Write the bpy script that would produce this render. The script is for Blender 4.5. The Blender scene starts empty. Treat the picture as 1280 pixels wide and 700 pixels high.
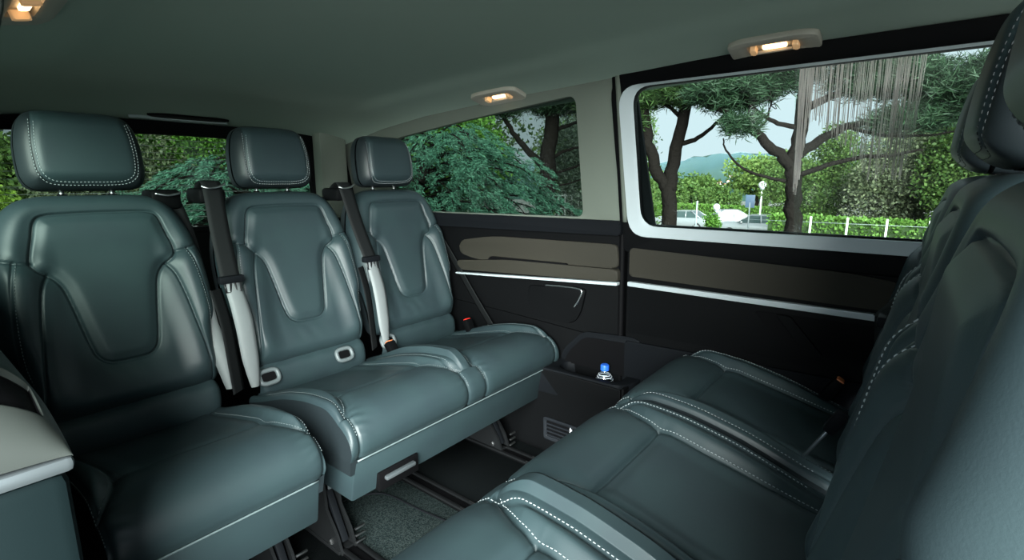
import bpy, bmesh, math, random
import numpy as np
from mathutils import Vector, Matrix

S = bpy.context.scene
COL = S.collection
random.seed(7); RNG = np.random.default_rng(7)
PI = math.pi

# ------------------------------------------------------------------ camera
cam_d = bpy.data.cameras.new('camera'); cam = bpy.data.objects.new('camera', cam_d); COL.objects.link(cam)
cam.location = (0, 0, 1.05)
cam.rotation_euler = (math.radians(90 - 11.05), 0, math.radians(-51.5))
cam_d.sensor_width = 36; cam_d.lens = 18.0; cam_d.clip_start = 0.02; cam_d.clip_end = 5000
S.camera = cam
# ------------------------------------------------------------------ sky, sun, exposure
W = bpy.data.worlds.new('overcast_sky'); S.world = W; W.use_nodes = True
bg = W.node_tree.nodes['Background']
bg.inputs[0].default_value = (0.74, 0.89, 1.0, 1); bg.inputs[1].default_value = 1.1
sun_d = bpy.data.lights.new('sun', 'SUN'); sun_d.energy = 34.0; sun_d.angle = math.radians(54); sun_d.color = (0.93, 1, 0.97)
sun = bpy.data.objects.new('sun', sun_d); COL.objects.link(sun)
# light travels from the open door side (-x, a little from the front) into the cabin
_d = Vector((0.80, 0.60, -0.30)).normalized()
sun.rotation_euler = _d.to_track_quat('-Z', 'Y').to_euler()
sun.location = (-5, -4, 4)
S.view_settings.view_transform = 'Standard'; S.view_settings.look = 'None'
S.view_settings.gamma = 1; S.view_settings.use_curve_mapping = False
S.view_settings.exposure = 0.0

# ------------------------------------------------------------------ materials
def mat(name, col, rough=0.5, spec=0.5, metal=0.0, bump=None, var=None, sheen=0.0, coat=0.0, trans=0.0, emit=None):
    m = bpy.data.materials.new(name); m.use_nodes = True
    nt = m.node_tree; b = nt.nodes['Principled BSDF']
    b.inputs['Base Color'].default_value = (*col, 1); b.inputs['Roughness'].default_value = rough
    b.inputs['Specular IOR Level'].default_value = spec; b.inputs['Metallic'].default_value = metal
    if sheen: b.inputs['Sheen Weight'].default_value = sheen
    if coat: b.inputs['Coat Weight'].default_value = coat
    if emit: b.inputs['Emission Color'].default_value = (*emit[:3], 1); b.inputs['Emission Strength'].default_value = emit[3]
    tc = None
    if bump or var: tc = nt.nodes.new('ShaderNodeTexCoord')
    if bump:
        n = nt.nodes.new('ShaderNodeTexNoise'); n.inputs['Scale'].default_value = bump[0]; n.inputs['Detail'].default_value = 3
        bp = nt.nodes.new('ShaderNodeBump'); bp.inputs['Strength'].default_value = bump[1]; bp.inputs['Distance'].default_value = bump[2]
        nt.links.new(tc.outputs['Object'], n.inputs['Vector']); nt.links.new(n.outputs['Fac'], bp.inputs['Height'])
        nt.links.new(bp.outputs['Normal'], b.inputs['Normal'])
    if var:  # (scale, colour2)
        n2 = nt.nodes.new('ShaderNodeTexNoise'); n2.inputs['Scale'].default_value = var[0]; n2.inputs['Detail'].default_value = 4
        mx = nt.nodes.new('ShaderNodeMix'); mx.data_type = 'RGBA'
        mx.inputs[6].default_value = (*col, 1); mx.inputs[7].default_value = (*var[1], 1)
        cr = nt.nodes.new('ShaderNodeMapRange'); cr.inputs[1].default_value = .4; cr.inputs[2].default_value = .62
        nt.links.new(tc.outputs['Object'], n2.inputs['Vector']); nt.links.new(n2.outputs['Fac'], cr.inputs[0])
        nt.links.new(cr.outputs[0], mx.inputs[0]); nt.links.new(mx.outputs[2], b.inputs['Base Color'])
    return m

def leaf_mat(name, c1, c2, rough=.6, transl=.25, gain=.46):
    m = bpy.data.materials.new(name); m.use_nodes = True; nt = m.node_tree; b = nt.nodes['Principled BSDF']
    g = nt.nodes.new('ShaderNodeNewGeometry'); mx = nt.nodes.new('ShaderNodeMix'); mx.data_type = 'RGBA'
    c1 = tuple(x * gain for x in c1); c2 = tuple(x * gain for x in c2)
    mx.inputs[6].default_value = (*c1, 1); mx.inputs[7].default_value = (*c2, 1)
    nt.links.new(g.outputs['Random Per Island'], mx.inputs[0])
    nt.links.new(mx.outputs[2], b.inputs['Base Color']); b.inputs['Roughness'].default_value = rough
    b.inputs['Specular IOR Level'].default_value = .25
    tr = nt.nodes.new('ShaderNodeBsdfTranslucent'); nt.links.new(mx.outputs[2], tr.inputs[0])
    ms = nt.nodes.new('ShaderNodeMixShader'); ms.inputs[0].default_value = transl
    nt.links.new(b.outputs[0], ms.inputs[1]); nt.links.new(tr.outputs[0], ms.inputs[2])
    nt.links.new(ms.outputs[0], nt.nodes['Material Output'].inputs[0])
    return m

def glass_mat(name, tint, refl=0.025, mottle=0.0):
    m = bpy.data.materials.new(name); m.use_nodes = True; nt = m.node_tree; nt.nodes.remove(nt.nodes['Principled BSDF'])
    t = nt.nodes.new('ShaderNodeBsdfTransparent'); t.inputs[0].default_value = (*tint, 1)
    g = nt.nodes.new('ShaderNodeBsdfGlossy'); g.inputs['Roughness'].default_value = .02
    fr = nt.nodes.new('ShaderNodeFresnel'); fr.inputs[0].default_value = 1.4
    mt = nt.nodes.new('ShaderNodeMath'); mt.operation = 'MULTIPLY'; mt.inputs[1].default_value = refl / .04
    mt.use_clamp = True
    gb = nt.nodes.new('ShaderNodeNewGeometry'); sb = nt.nodes.new('ShaderNodeMath'); sb.operation = 'SUBTRACT'; sb.inputs[0].default_value = 1; nt.links.new(gb.outputs['Backfacing'], sb.inputs[1])
    mb = nt.nodes.new('ShaderNodeMath'); mb.operation = 'MULTIPLY'; nt.links.new(fr.outputs[0], mb.inputs[0]); nt.links.new(sb.outputs[0], mb.inputs[1]); nt.links.new(mb.outputs[0], mt.inputs[0])
    ms = nt.nodes.new('ShaderNodeMixShader'); nt.links.new(mt.outputs[0], ms.inputs[0])
    nt.links.new(t.outputs[0], ms.inputs[1]); nt.links.new(g.outputs[0], ms.inputs[2]); out = ms
    if mottle:
        d = nt.nodes.new('ShaderNodeBsdfDiffuse'); d.inputs[0].default_value = (.75, .78, .76, 1)
        tc = nt.nodes.new('ShaderNodeTexCoord'); n = nt.nodes.new('ShaderNodeTexNoise'); n.inputs['Scale'].default_value = 5
        n.inputs['Detail'].default_value = 5
        mr = nt.nodes.new('ShaderNodeMapRange'); mr.inputs[1].default_value = .42; mr.inputs[2].default_value = .7; mr.inputs[3].default_value = .0; mr.inputs[4].default_value = mottle
        nt.links.new(tc.outputs['Object'], n.inputs['Vector']); nt.links.new(n.outputs['Fac'], mr.inputs[0])
        m2 = nt.nodes.new('ShaderNodeMixShader'); nt.links.new(mr.outputs[0], m2.inputs[0])
        nt.links.new(ms.outputs[0], m2.inputs[1]); nt.links.new(d.outputs[0], m2.inputs[2]); out = m2
    nt.links.new(out.outputs[0], nt.nodes['Material Output'].inputs[0])
    return m

M = {}
M['leather'] = mat('teal_black_leather', (.023, .040, .044), .46, .45, bump=(620, .10, .0009), var=(9, (.021, .035, .040)))
M['leather_dark'] = mat('dark_and_shaded_leather', (.014, .020, .023), .46, .4, bump=(620, .14, .001))  # seat backs and bodies; also the shade painted on headrest sides
M['thread'] = mat('pale_thread', (.36, .40, .41), .7)
M['piping'] = mat('grey_piping', (.13, .17, .175), .35)
M['thread_faint'] = mat('dark_grey_thread', (.035, .042, .045), .7)
M['thread_dk'] = mat('grey_thread', (.13, .16, .165), .7)
M['shell'] = mat('black_seat_shell', (.010, .011, .012), .5)
M['black'] = mat('black_trim_plastic', (.0035, .0038, .0042), .5, .06, bump=(600, .15, .0008))
M['black2'] = mat('charcoal_plastic', (.0060, .0070, .0085), .55, .06, bump=(600, .15, .0008))
M['rubber'] = mat('black_rubber', (.003, .003, .0035), .6, .08)
M['taupe'] = mat('taupe_panel', (.032, .030, .024), .6, .1, bump=(500, .12, .0008))
M['satin'] = mat('satin_grey_panel', (.030, .035, .032), .42, .5, bump=(500, .06, .0006))
M['chrome'] = mat('brushed_silver', (.72, .76, .77), .25, .5, metal=1.0)
M['silver'] = mat('silver_paint', (.20, .23, .245), .34, .5, metal=.7)
M['ring'] = mat('grey_anchor_plastic', (.11, .13, .135), .4)
M['bezel'] = mat('pale_silver_bezel', (.46, .52, .54), .4, .5, metal=.15)
M['console'] = mat('dark_teal_plastic', (.005, .010, .011), .55, .08, bump=(600, .12, .0008))
M['vent'] = mat('slate_grey_plastic', (.013, .015, .018), .5, .12)
M['metal'] = mat('black_steel', (.012, .013, .014), .35, .4, metal=.3)
M['steel'] = mat('bare_steel', (.55, .56, .57), .3, .5, metal=1.0)
M['headliner'] = mat('grey_headliner_cloth', (.36, .45, .385), .9, .2, bump=(900, .25, .0008))
M['pillar'] = mat('beige_grey_pillar_trim', (.130, .150, .125), .7, .25, bump=(700, .12, .0006))
M['carpet'] = mat('black_carpet', (.006, .0075, .008), .95, .02, bump=(500, .8, .003))
M['carpet2'] = mat('sunlit_speckled_grey_carpet', (.012, .019, .020), .95, .02, bump=(420, .9, .003), var=(260, (.045, .060, .058)))  # speckled carpet; sunlight on the middle panel put into its paler tone
M['webbing'] = mat('black_webbing', (.008, .009, .0095), .65, .15, bump=(700, .5, .001))
M['webbing_lit'] = mat('lit_webbing', (.16, .175, .178), .5, .5, bump=(700, .5, .001))  # same belt webbing with its bright sheen put into the colour
M['lamp_body'] = mat('warm_grey_lamp_housing', (.42, .40, .34), .5)
M['lamp_on'] = mat('lit_bulb', (1, .75, .45), .4, emit=(1, .62, .30, 5))
M['lamp_dim'] = mat('warm_lens', (.8, .55, .3), .3, emit=(1, .55, .25, .25))
M['red'] = mat('red_plastic', (.75, .03, .02), .4)
M['orange'] = mat('orange_plastic', (.75, .22, .08), .45)
M['bluecap'] = mat('blue_cap', (.03, .16, .80), .35)
M['label'] = mat('bottle_label', (.75, .78, .82), .4)
M['glass'] = glass_mat('tinted_glass', (.90, .95, .92))
M['glass_dark'] = glass_mat('privacy_glass', (.52, .57, .54))
M['glass_mottled'] = glass_mat('mottled_tinted_glass', (.89, .94, .91), mottle=.04)  # faint pale mottling mixed into the pane
M['bottle'] = glass_mat('clear_bottle', (.85, .9, .95), refl=.12)
M['wire'] = mat('defroster_wire', (.30, .33, .32), .5)


# ------------------------------------------------------------------ object helpers
def link(name, me, m=None, parent=None):
    o = bpy.data.objects.new(name, me); COL.objects.link(o)
    if m is not None: me.materials.append(M[m] if isinstance(m, str) else m)
    if parent is not None: o.parent = parent
    return o
def mesh(name, v, f, m=None, parent=None, smooth=False, normals=None):
    me = bpy.data.meshes.new(name); me.from_pydata([tuple(map(float, p)) for p in v], [], [tuple(map(int, q)) for q in f]); me.update()
    if smooth or normals is not None:
        me.polygons.foreach_set('use_smooth', [True] * len(me.polygons))
    if normals is not None: me.normals_split_custom_set_from_vertices([tuple(map(float, n)) for n in normals])
    return link(name, me, m, parent)
def empty(name, loc=(0, 0, 0), rz=0, parent=None):
    o = bpy.data.objects.new(name, None); COL.objects.link(o); o.location = loc; o.rotation_euler = (0, 0, rz)
    o.empty_display_size = .05
    if parent: o.parent = parent
    return o
def tag(o, label, cat, group=None):
    o['label'] = label; o['category'] = cat
    if group: o['group'] = group
    return o
def struct(o, label=None):
    o['kind'] = 'structure'
    if label: o['label'] = label
    return o
def copy_tree(o, parent=None):
    c = o.copy(); COL.objects.link(c); c.parent = parent
    for ch in o.children: copy_tree(ch, c)
    return c
def bm_obj(name, bm, m, parent=None, smooth=False, bevel=0, seg=2):
    if bevel:
        bmesh.ops.bevel(bm, geom=[e for e in bm.edges if e.calc_face_angle(0) > .5], offset=bevel, segments=seg, profile=.5, affect='EDGES', clamp_overlap=True)
    bmesh.ops.recalc_face_normals(bm, faces=bm.faces)
    me = bpy.data.meshes.new(name); bm.to_mesh(me); bm.free()
    if smooth:
        me.polygons.foreach_set('use_smooth', [True] * len(me.polygons))
        try: me.set_sharp_from_angle(angle=math.radians(38))
        except Exception: pass
    return link(name, me, m, parent)
def box(name, x0, x1, y0, y1, z0, z1, m, parent=None, bevel=.004, rot=None, pivot=None):
    bm = bmesh.new(); bmesh.ops.create_cube(bm, size=1)
    for v in bm.verts: v.co = Vector(((x0 + x1) / 2 + v.co.x * (x1 - x0), (y0 + y1) / 2 + v.co.y * (y1 - y0), (z0 + z1) / 2 + v.co.z * (z1 - z0)))
    if rot is not None:
        p = Vector(pivot) if pivot else Vector(((x0 + x1) / 2, (y0 + y1) / 2, (z0 + z1) / 2))
        for v in bm.verts: v.co = p + rot @ (v.co - p)
    return bm_obj(name, bm, m, parent, smooth=bevel > 0, bevel=bevel)
def cr(pts, n=8, closed=False):
    """Catmull-Rom through points"""
    P = np.array(pts, float); k = len(P); out = []
    rng = range(k) if closed else range(k - 1)
    for i in rng:
        if closed: p0, p1, p2, p3 = P[(i - 1) % k], P[i], P[(i + 1) % k], P[(i + 2) % k]
        else: p0, p1, p2, p3 = P[max(i - 1, 0)], P[i], P[i + 1], P[min(i + 2, k - 1)]
        for j in range(n):
            t = j / n
            out.append(.5 * ((2 * p1) + (-p0 + p2) * t + (2 * p0 - 5 * p1 + 4 * p2 - p3) * t * t + (-p0 + 3 * p1 - 3 * p2 + p3) * t ** 3))
    if not closed: out.append(P[-1])
    return np.array(out)
def resample(P, step):
    P = np.array(P); d = np.r_[0, np.cumsum(np.linalg.norm(np.diff(P, axis=0), axis=1))]
    n = max(2, int(d[-1] / step)); t = np.linspace(0, d[-1], n + 1)
    return np.stack([np.interp(t, d, P[:, k]) for k in range(P.shape[1])], 1)
def mirror_half(h):
    """half outline from (0,top) clockwise to (0,bottom) -> full closed polygon"""
    h = [tuple(p) for p in h]
    return h + [(-x, y) for x, y in reversed(h) if abs(x) > 1e-6]
def tube_data(path, r, seg=8, closed=False, flat=1.0, taper=None):
    P = [Vector(p) for p in path]; n = len(P); V = []; Fc = []
    up = Vector((0, 0, 1)); prev = None
    for i, p in enumerate(P):
        if closed: t = P[(i + 1) % n] - P[i - 1]
        else: t = P[min(i + 1, n - 1)] - P[max(i - 1, 0)]
        if t.length < 1e-9: t = Vector((0, 0, 1))
        t.normalize()
        if prev is None:
            a = t.cross(up)
            if a.length < .05: a = t.cross(Vector((1, 0, 0)))
        else: a = prev - t * prev.dot(t)
        a.normalize(); prev = a; b = t.cross(a)
        rr = r if taper is None else r * taper[i]
        for k in range(seg):
            th = 2 * PI * k / seg; V.append(p + a * math.cos(th) * rr + b * math.sin(th) * rr * flat)
    m_ = n if closed else n - 1
    for i in range(m_):
        for k in range(seg):
            Fc.append((i * seg + k, i * seg + (k + 1) % seg, ((i + 1) % n) * seg + (k + 1) % seg, ((i + 1) % n) * seg + k))
    if not closed:
        Fc.append(tuple(reversed(range(seg)))); Fc.append(tuple((n - 1) * seg + k for k in range(seg)))
    return V, Fc
def tube(name, path, r, m, parent=None, seg=8, closed=False, flat=1.0, taper=None):
    V, Fc = tube_data(path, r, seg, closed, flat, taper)
    return mesh(name, V, Fc, m, parent, smooth=True)
def merge(parts):
    V = []; Fc = []
    for v, f in parts:
        o = len(V); V += list(v); Fc += [tuple(i + o for i in q) for q in f]
    return V, Fc
def lathe(name, prof, m, parent=None, seg=24, loc=(0, 0, 0), rot=None):
    V = []; Fc = []; n = len(prof); L = Vector(loc)
    for r, z in prof:
        for k in range(seg):
            p = Vector((r * math.cos(2 * PI * k / seg), r * math.sin(2 * PI * k / seg), z))
            V.append(L + (rot @ p if rot is not None else p))
    for i in range(n - 1):
        for k in range(seg): Fc.append((i * seg + k, i * seg + (k + 1) % seg, (i + 1) * seg + (k + 1) % seg, (i + 1) * seg + k))
    Fc.append(tuple(reversed(range(seg)))); Fc.append(tuple((n - 1) * seg + k for k in range(seg)))
    o = mesh(name, V, Fc, m, parent, smooth=True)
    try: o.data.set_sharp_from_angle(angle=math.radians(40))
    except Exception: pass
    return o
def strip(name, path, wdir, width, m, parent=None, thick=.0015, nsub=5, cup=.0, taper=None):
    """webbing: a thin ribbon with real thickness along a smooth path; wdir one vector or one per point"""
    P = [Vector(p) for p in path]; n = len(P); V = []; Fc = []
    for i, p in enumerate(P):
        w = Vector(wdir[i] if isinstance(wdir[0], (tuple, list, np.ndarray, Vector)) else wdir).normalized()
        t = (P[min(i + 1, n - 1)] - P[max(i - 1, 0)]).normalized(); nn = t.cross(w).normalized()
        for s in (1, -1):
            for k in range(nsub):
                q = k / (nsub - 1) * 2 - 1
                V.append(p + w * (q * width / 2 * (1 if taper is None else float(np.interp(i / (n - 1), *taper)))) + nn * (s * thick / 2 + cup * (1 - q * q)))
    r = 2 * nsub
    for i in range(n - 1):
        for k in range(nsub - 1):
            a = i * r + k; Fc.append((a, a + 1, a + 1 + r, a + r))
            b = i * r + nsub + k; Fc.append((b + 1, b, b + r, b + r + 1))
        for k in (0, nsub - 1):
            a = i * r + k; b = a + nsub
            Fc.append((a, a + r, b + r, b) if k == 0 else (a, b, b + r, a + r))
    return mesh(name, V, Fc, m, parent, smooth=True)

# ------------------------------------------------------------------ 2-D distance helpers for padded upholstery
def seg_dist(X, Y, L, closed=False):
    L = np.asarray(L, float); n = len(L); D = np.full(X.shape, 1e9)
    for i in range(n if closed else n - 1):
        a = L[i]; b = L[(i + 1) % n]; d = b - a; l2 = d @ d + 1e-12
        t = np.clip(((X - a[0]) * d[0] + (Y - a[1]) * d[1]) / l2, 0, 1)
        D = np.minimum(D, np.hypot(X - a[0] - t * d[0], Y - a[1] - t * d[1]))
    return D
def inside(X, Y, L):
    L = np.asarray(L, float); n = len(L); c = np.zeros(X.shape, bool)
    for i in range(n):
        x0, y0 = L[i]; x1, y1 = L[(i + 1) % n]
        if y0 == y1: continue
        h = ((y0 > Y) != (y1 > Y)) & (X < (x1 - x0) * (Y - y0) / (y1 - y0) + x0)
        c ^= h
    return c
def sdf(X, Y, L):
    d = seg_dist(X, Y, L, True); return np.where(inside(X, Y, L), d, -d)
def sstep(a, b, x):
    t = np.clip((x - a) / (b - a), 0, 1); return t * t * (3 - 2 * t)
def dome(e, r):
    q = 1 - np.clip(e / r, 0, 1); return np.sqrt(np.maximum(0, 1 - q * q))
def groove(d, depth=.006, w=.0035, puff=.007, pw=.022):
    return -depth * np.exp(-(d / w) ** 2) - puff * np.exp(-(d / pw) ** 2)
def grid_parts(Pg, region, names, m, parent, mats=None):
    """split one continuous grid surface into parts that keep the common smooth normals"""
    nu, nv = Pg.shape[:2]
    du = np.gradient(Pg, axis=0); dv = np.gradient(Pg, axis=1); N = np.cross(du, dv)
    ln = np.linalg.norm(N, axis=2, keepdims=True); N = N / np.maximum(ln, 1e-12)
    idx = np.arange(nu * nv).reshape(nu, nv)
    F4 = np.stack([idx[:-1, :-1], idx[1:, :-1], idx[1:, 1:], idx[:-1, 1:]], -1).reshape(-1, 4)
    reg = region.reshape(-1); V = Pg.reshape(-1, 3); Nn = N.reshape(-1, 3); out = {}
    for r, nm in names.items():
        f = F4[reg == r]
        if len(f) == 0: continue
        u, inv = np.unique(f, return_inverse=True)
        out[r] = mesh(nm, V[u], inv.reshape(-1, 4), (mats or {}).get(r, m), parent(r) if callable(parent) else parent, normals=Nn[u])
    return out
def stitches(name, fn, line, parent, length=.0045, gap=.0035, r=.0011, mt='thread'):
    """fn(pts)->(pos,nrm): dashes of thread lying on the surface"""
    L = resample(line, length + gap); pos, nr = fn(L); parts = []
    for i in range(len(L) - 1):
        a = Vector(pos[i]); b = Vector(pos[i + 1]); d = b - a
        if d.length < 1e-6 or d.length > .03: continue
        n = Vector(nr[i]); s = d.normalized().cross(n)
        if s.length < 1e-6: continue
        s.normalize(); e = a + d * (length / (length + gap))
        ps = [a + s * r, a - s * r, e - s * r, e + s * r]
        tp = [p + n * r * 1.4 for p in ((a * .8 + e * .2) + s * r * .6, (a * .8 + e * .2) - s * r * .6, (a * .2 + e * .8) - s * r * .6, (a * .2 + e * .8) + s * r * .6)]
        parts.append((ps + tp, [(4, 5, 6, 7), (0, 1, 5, 4), (1, 2, 6, 5), (2, 3, 7, 6), (3, 0, 4, 7)]))
    V, Fc = merge(parts)
    if not V: return None
    o = mesh(name, V, Fc, mt, parent); o['kind'] = 'stuff'; return o
# ------------------------------------------------------------------ upholstery: backrest, headrest, cushion
BACK_OUT = cr(mirror_half([(0, .588), (.06, .588), (.115, .585), (.160, .570), (.196, .530), (.222, .462), (.238, .385), (.243, .290), (.240, .215), (.224, .172),
                           (.217, .110), (.214, .045), (.200, .008), (.150, 0), (.07, 0), (0, 0)]), 5, True)
PANEL = cr(mirror_half([(0, .528), (.06, .527), (.112, .524), (.132, .510), (.143, .470), (.157, .412), (.148, .388), (.122, .368), (.104, .338), (.092, .280), (.079, .200),
                        (.068, .152), (.048, .131), (.025, .126), (0, .126)]), 5, True)
def both(l): return [np.array(l), np.array([(-x, y) for x, y in l])]
SHOULD = both(cr([(.156, .404), (.180, .408), (.205, .416), (.228, .430), (.246, .446)], 4))
BOLST = both(cr([(.130, .374), (.146, .340), (.158, .28), (.170, .19), (.181, .10), (.188, .0)], 4))
OUTER = both(cr([(.188, .411), (.200, .36), (.209, .29), (.213, .22), (.211, .16), (.205, .11)], 4))
SEAMS_B = BOLST + OUTER + SHOULD
def back_disp(X, Y):
    e = sdf(X, Y, BACK_OUT); A = np.abs(X)
    base = .060 + .027 * sstep(.10, .185, A) * sstep(.0, .08, Y) * (1 - sstep(.36, .50, Y)) * (1 - .55 * sstep(.20, .245, A))
    base = base + .012 * sstep(.40, .50, Y) + .010 * np.exp(-((Y - .06) / .06) ** 2) * (1 - sstep(.1, .2, A))
    dp = seg_dist(X, Y, PANEL, True); base = base + groove(dp, .0075, .0030, .0055, .020)
    ins = inside(X, Y, PANEL); base = base + np.where(ins, .004 * sstep(0, .03, dp), 0)
    for s in SHOULD + BOLST: base = base + groove(seg_dist(X, Y, s), .0065, .0029, .006, .018)
    for s in OUTER: base = base + groove(seg_dist(X, Y, s), .004, .0028, .003, .012)
    # creases pulled into the leather near the panel foot
    base = base + .0006 * np.sin(X * 120 + Y * 60 + 14 * Y * X) * np.exp(-((Y - .085) / .035) ** 2) * np.exp(-((X + .02) / .06) ** 2)
    return base * dome(e + .0005, .05), e
def frame(cx, y0, z0, th):
    c, s = math.cos(th), math.sin(th)
    O = np.array([cx, y0, z0]); ea = np.array([1., 0, 0]); eb = np.array([0, s, c]); en = np.array([0, -c, s])
    return lambda a, b, n: O + a[..., None] * ea + b[..., None] * eb + n[..., None] * en
def surf_fn(disp, fr, off=.0004):
    def fn(L):
        a, b = L[:, 0], L[:, 1]; h = .002
        d = disp(a, b)[0]; p = fr(a, b, d + off)
        pa = fr(a + h, b, disp(a + h, b)[0]) - fr(a - h, b, disp(a - h, b)[0])
        pb = fr(a, b + h, disp(a, b + h)[0]) - fr(a, b - h, disp(a, b - h)[0])
        n = np.cross(pa, pb); n /= np.maximum(np.linalg.norm(n, axis=1, keepdims=True), 1e-9)
        return p, n
    return fn
def halfwidth(out, b):
    o = np.asarray(out); o = o[o[:, 0] >= -1e-9]; o = o[np.argsort(o[:, 1])]
    # outline x at height b (outermost)
    res = np.zeros_like(b)
    P = np.asarray(out); n = len(P)
    for i in range(n):
        p, q = P[i], P[(i + 1) % n]
        if p[1] == q[1]:
            continue
        lo, hi = min(p[1], q[1]), max(p[1], q[1])
        m_ = (b >= lo - 1e-9) & (b <= hi + 1e-9)
        x = p[0] + (q[0] - p[0]) * (b - p[1]) / (q[1] - p[1]); res = np.where(m_, np.maximum(res, x), res)
    return res
def pad_grid(out, nu, nv, edge=.45):
    q = np.linspace(-1, 1, nu); s = (1 - edge) * q + edge * np.sin(PI / 2 * q)
    b0, b1 = np.min(out[:, 1]) + 1e-4, np.max(out[:, 1]) - 1e-4
    t = np.linspace(-1, 1, nv); t = (1 - edge) * t + edge * np.sin(PI / 2 * t); b = b0 + (b1 - b0) * (t + 1) / 2
    w = halfwidth(out, b) - 2e-4
    X = s[:, None] * w[None, :]; Y = np.repeat(b[None, :], nu, 0)
    return X, Y
def shell_back(name, out, fr, depth, inset, m, parent, front=.002):
    """rounded rear half of a pad: rings from the outline backwards"""
    O = np.asarray(out); c = O.mean(0); n = len(O); V = []; Fc = []
    steps = [(0, front), (0, -depth * .45), (.25, -depth * .8), (1, -depth)]
    for k, d in steps:
        dirs = O - c; ln = np.linalg.norm(dirs, axis=1, keepdims=True); P = O - dirs / ln * inset * k
        V += list(fr(P[:, 0], P[:, 1], np.full(n, d)))
    for i in range(len(steps) - 1):
        for k in range(n): Fc.append((i * n + k, i * n + (k + 1) % n, (i + 1) * n + (k + 1) % n, (i + 1) * n + k))
    Fc.append(tuple((len(steps) - 1) * n + k for k in range(n)))
    bm = bmesh.new(); vs = [bm.verts.new(p) for p in V]
    for f in Fc: bm.faces.new([vs[i] for i in f])
    return bm_obj(name, bm, m, parent, smooth=True)
BACK_Y, BACK_Z, BACK_TH = .405, .440, math.radians(16)
def make_backrest(parent, cx, th=BACK_TH, mt='thread'):
    fr = frame(cx, BACK_Y, BACK_Z, th)
    bk = shell_back('backrest', BACK_OUT, fr, .055, .04, 'leather_dark', parent)
    X, Y = pad_grid(BACK_OUT, 176, 200)
    d, e = back_disp(X, Y); Pg = fr(X, Y, d)
    xc = (X[:-1, :-1] + X[1:, 1:]) / 2; yc = (Y[:-1, :-1] + Y[1:, 1:]) / 2
    ins = inside(xc, yc, PANEL); ax = np.abs(xc)
    sh_y = np.interp(ax, SHOULD[0][:, 0], SHOULD[0][:, 1]); sh_y = np.where(ax < .156, .404, sh_y)
    bx = np.interp(-yc, -BOLST[0][:, 1], BOLST[0][:, 0])
    reg = np.where(ins, 1, np.where(yc > sh_y, 2, np.where(ax > bx, np.where(xc > 0, 4, 5), 3)))
    grid_parts(Pg, reg, {1: 'center_panel', 2: 'shoulder_pad', 3: 'lower_pad', 4: 'bolster', 5: 'bolster'}, 'leather', bk)
    f = surf_fn(back_disp, fr)
    for s, sg in zip(OUTER, (1, -1)):
        stitches('stitching', f, s + np.array([[-.006 * sg, 0]]), bk, r=.0008, mt=mt)
    return bk
HEAD_OUT = cr(mirror_half([(0, .205), (.06, .205), (.098, .198), (.121, .172), (.133, .125), (.136, .070), (.132, .028), (.112, .004), (.06, 0), (0, 0)]), 6, True)
HPANEL = cr(mirror_half([(0, .25), (.04, .25), (.075, .245), (.094, .195), (.104, .130), (.106, .070), (.100, .034), (.080, .017), (.04, .013), (0, .013)]), 6, True)
def head_disp(X, Y):
    e = sdf(X, Y, HEAD_OUT); dp = seg_dist(X, Y, HPANEL, True)
    base = .062 + .010 * (1 - (X / .136) ** 2) - .010 * ((Y - .09) / .1) ** 2 + groove(dp, .003, .0022, .003, .012)
    return base * dome(e + .0005, .045), e
def make_headrest(parent, cx, y=.553, z=1.022, th=math.radians(7), mt='thread'):
    fr = frame(cx, y, z, th)
    hd = shell_back('headrest', HEAD_OUT, fr, .050, .03, 'leather_dark', parent)
    X, Y = pad_grid(HEAD_OUT, 90, 76); d, e = head_disp(X, Y); Pg = fr(X, Y, d)
    xc = (X[:-1, :-1] + X[1:, 1:]) / 2; yc = (Y[:-1, :-1] + Y[1:, 1:]) / 2
    reg = np.where(inside(xc, yc, HPANEL), 1, 2)
    grid_parts(Pg, reg, {1: 'front_panel', 2: 'side_band'}, 'leather_dark', hd, {1: 'leather'})  # side band is the same leather, its shade put into a darker colour
    f = surf_fn(head_disp, fr)
    ctr = np.array([0, .10])
    for k in (.955, 1.035):
        ln = ctr + (HPANEL - ctr) * k; st = np.argmax(ln[:, 1]); ln = np.roll(ln, -st, 0); ln = ln[(ln[:, 1] < .18)]
        stitches('stitching', f, ln, hd, r=.0007, mt=mt)
    for s in (-1, 1):
        tube('post', [(cx + s * .055, y + .012, z - .05), (cx + s * .055, y + .012, z + .02)], .006, 'steel', hd, 10)
        lathe('post_collar', [(.011, 0), (.011, .006), (.008, .009)], 'black', hd, 14, (cx + s * .055, y + .012, z - .018))
    return hd
# seat cushion: a lateral, s arc length from the cross seam (negative to the rear, positive over the front roll)
PROF = cr([(.375, .372), (.28, .392), (.15, .425), (.05, .448), (0, .455), (-.05, .459), (-.10, .459), (-.140, .449), (-.170, .428), (-.186, .397), (-.186, .366), (-.176, .343)], 14)
_s = np.r_[0, np.cumsum(np.linalg.norm(np.diff(PROF, axis=0), axis=1))]
_i0 = np.argmin(np.abs(PROF[:, 0])); PS = _s - _s[_i0]
PT = np.gradient(PROF, axis=0); PT /= np.linalg.norm(PT, axis=1, keepdims=True)
PN = np.stack([PT[:, 1], -PT[:, 0]], 1)      # outward (up / forward)
if PN[_i0, 1] < 0: PN = -PN
def prof_at(s):
    return (np.interp(s, PS, PROF[:, 0]), np.interp(s, PS, PROF[:, 1]), np.interp(s, PS, PN[:, 0]), np.interp(s, PS, PN[:, 1]))
BS_S = np.array([-.40, -.25, -.10, 0, .05, .09, .12, .14]); BS_A = np.array([.158, .155, .152, .155, .166, .182, .200, .214])
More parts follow.
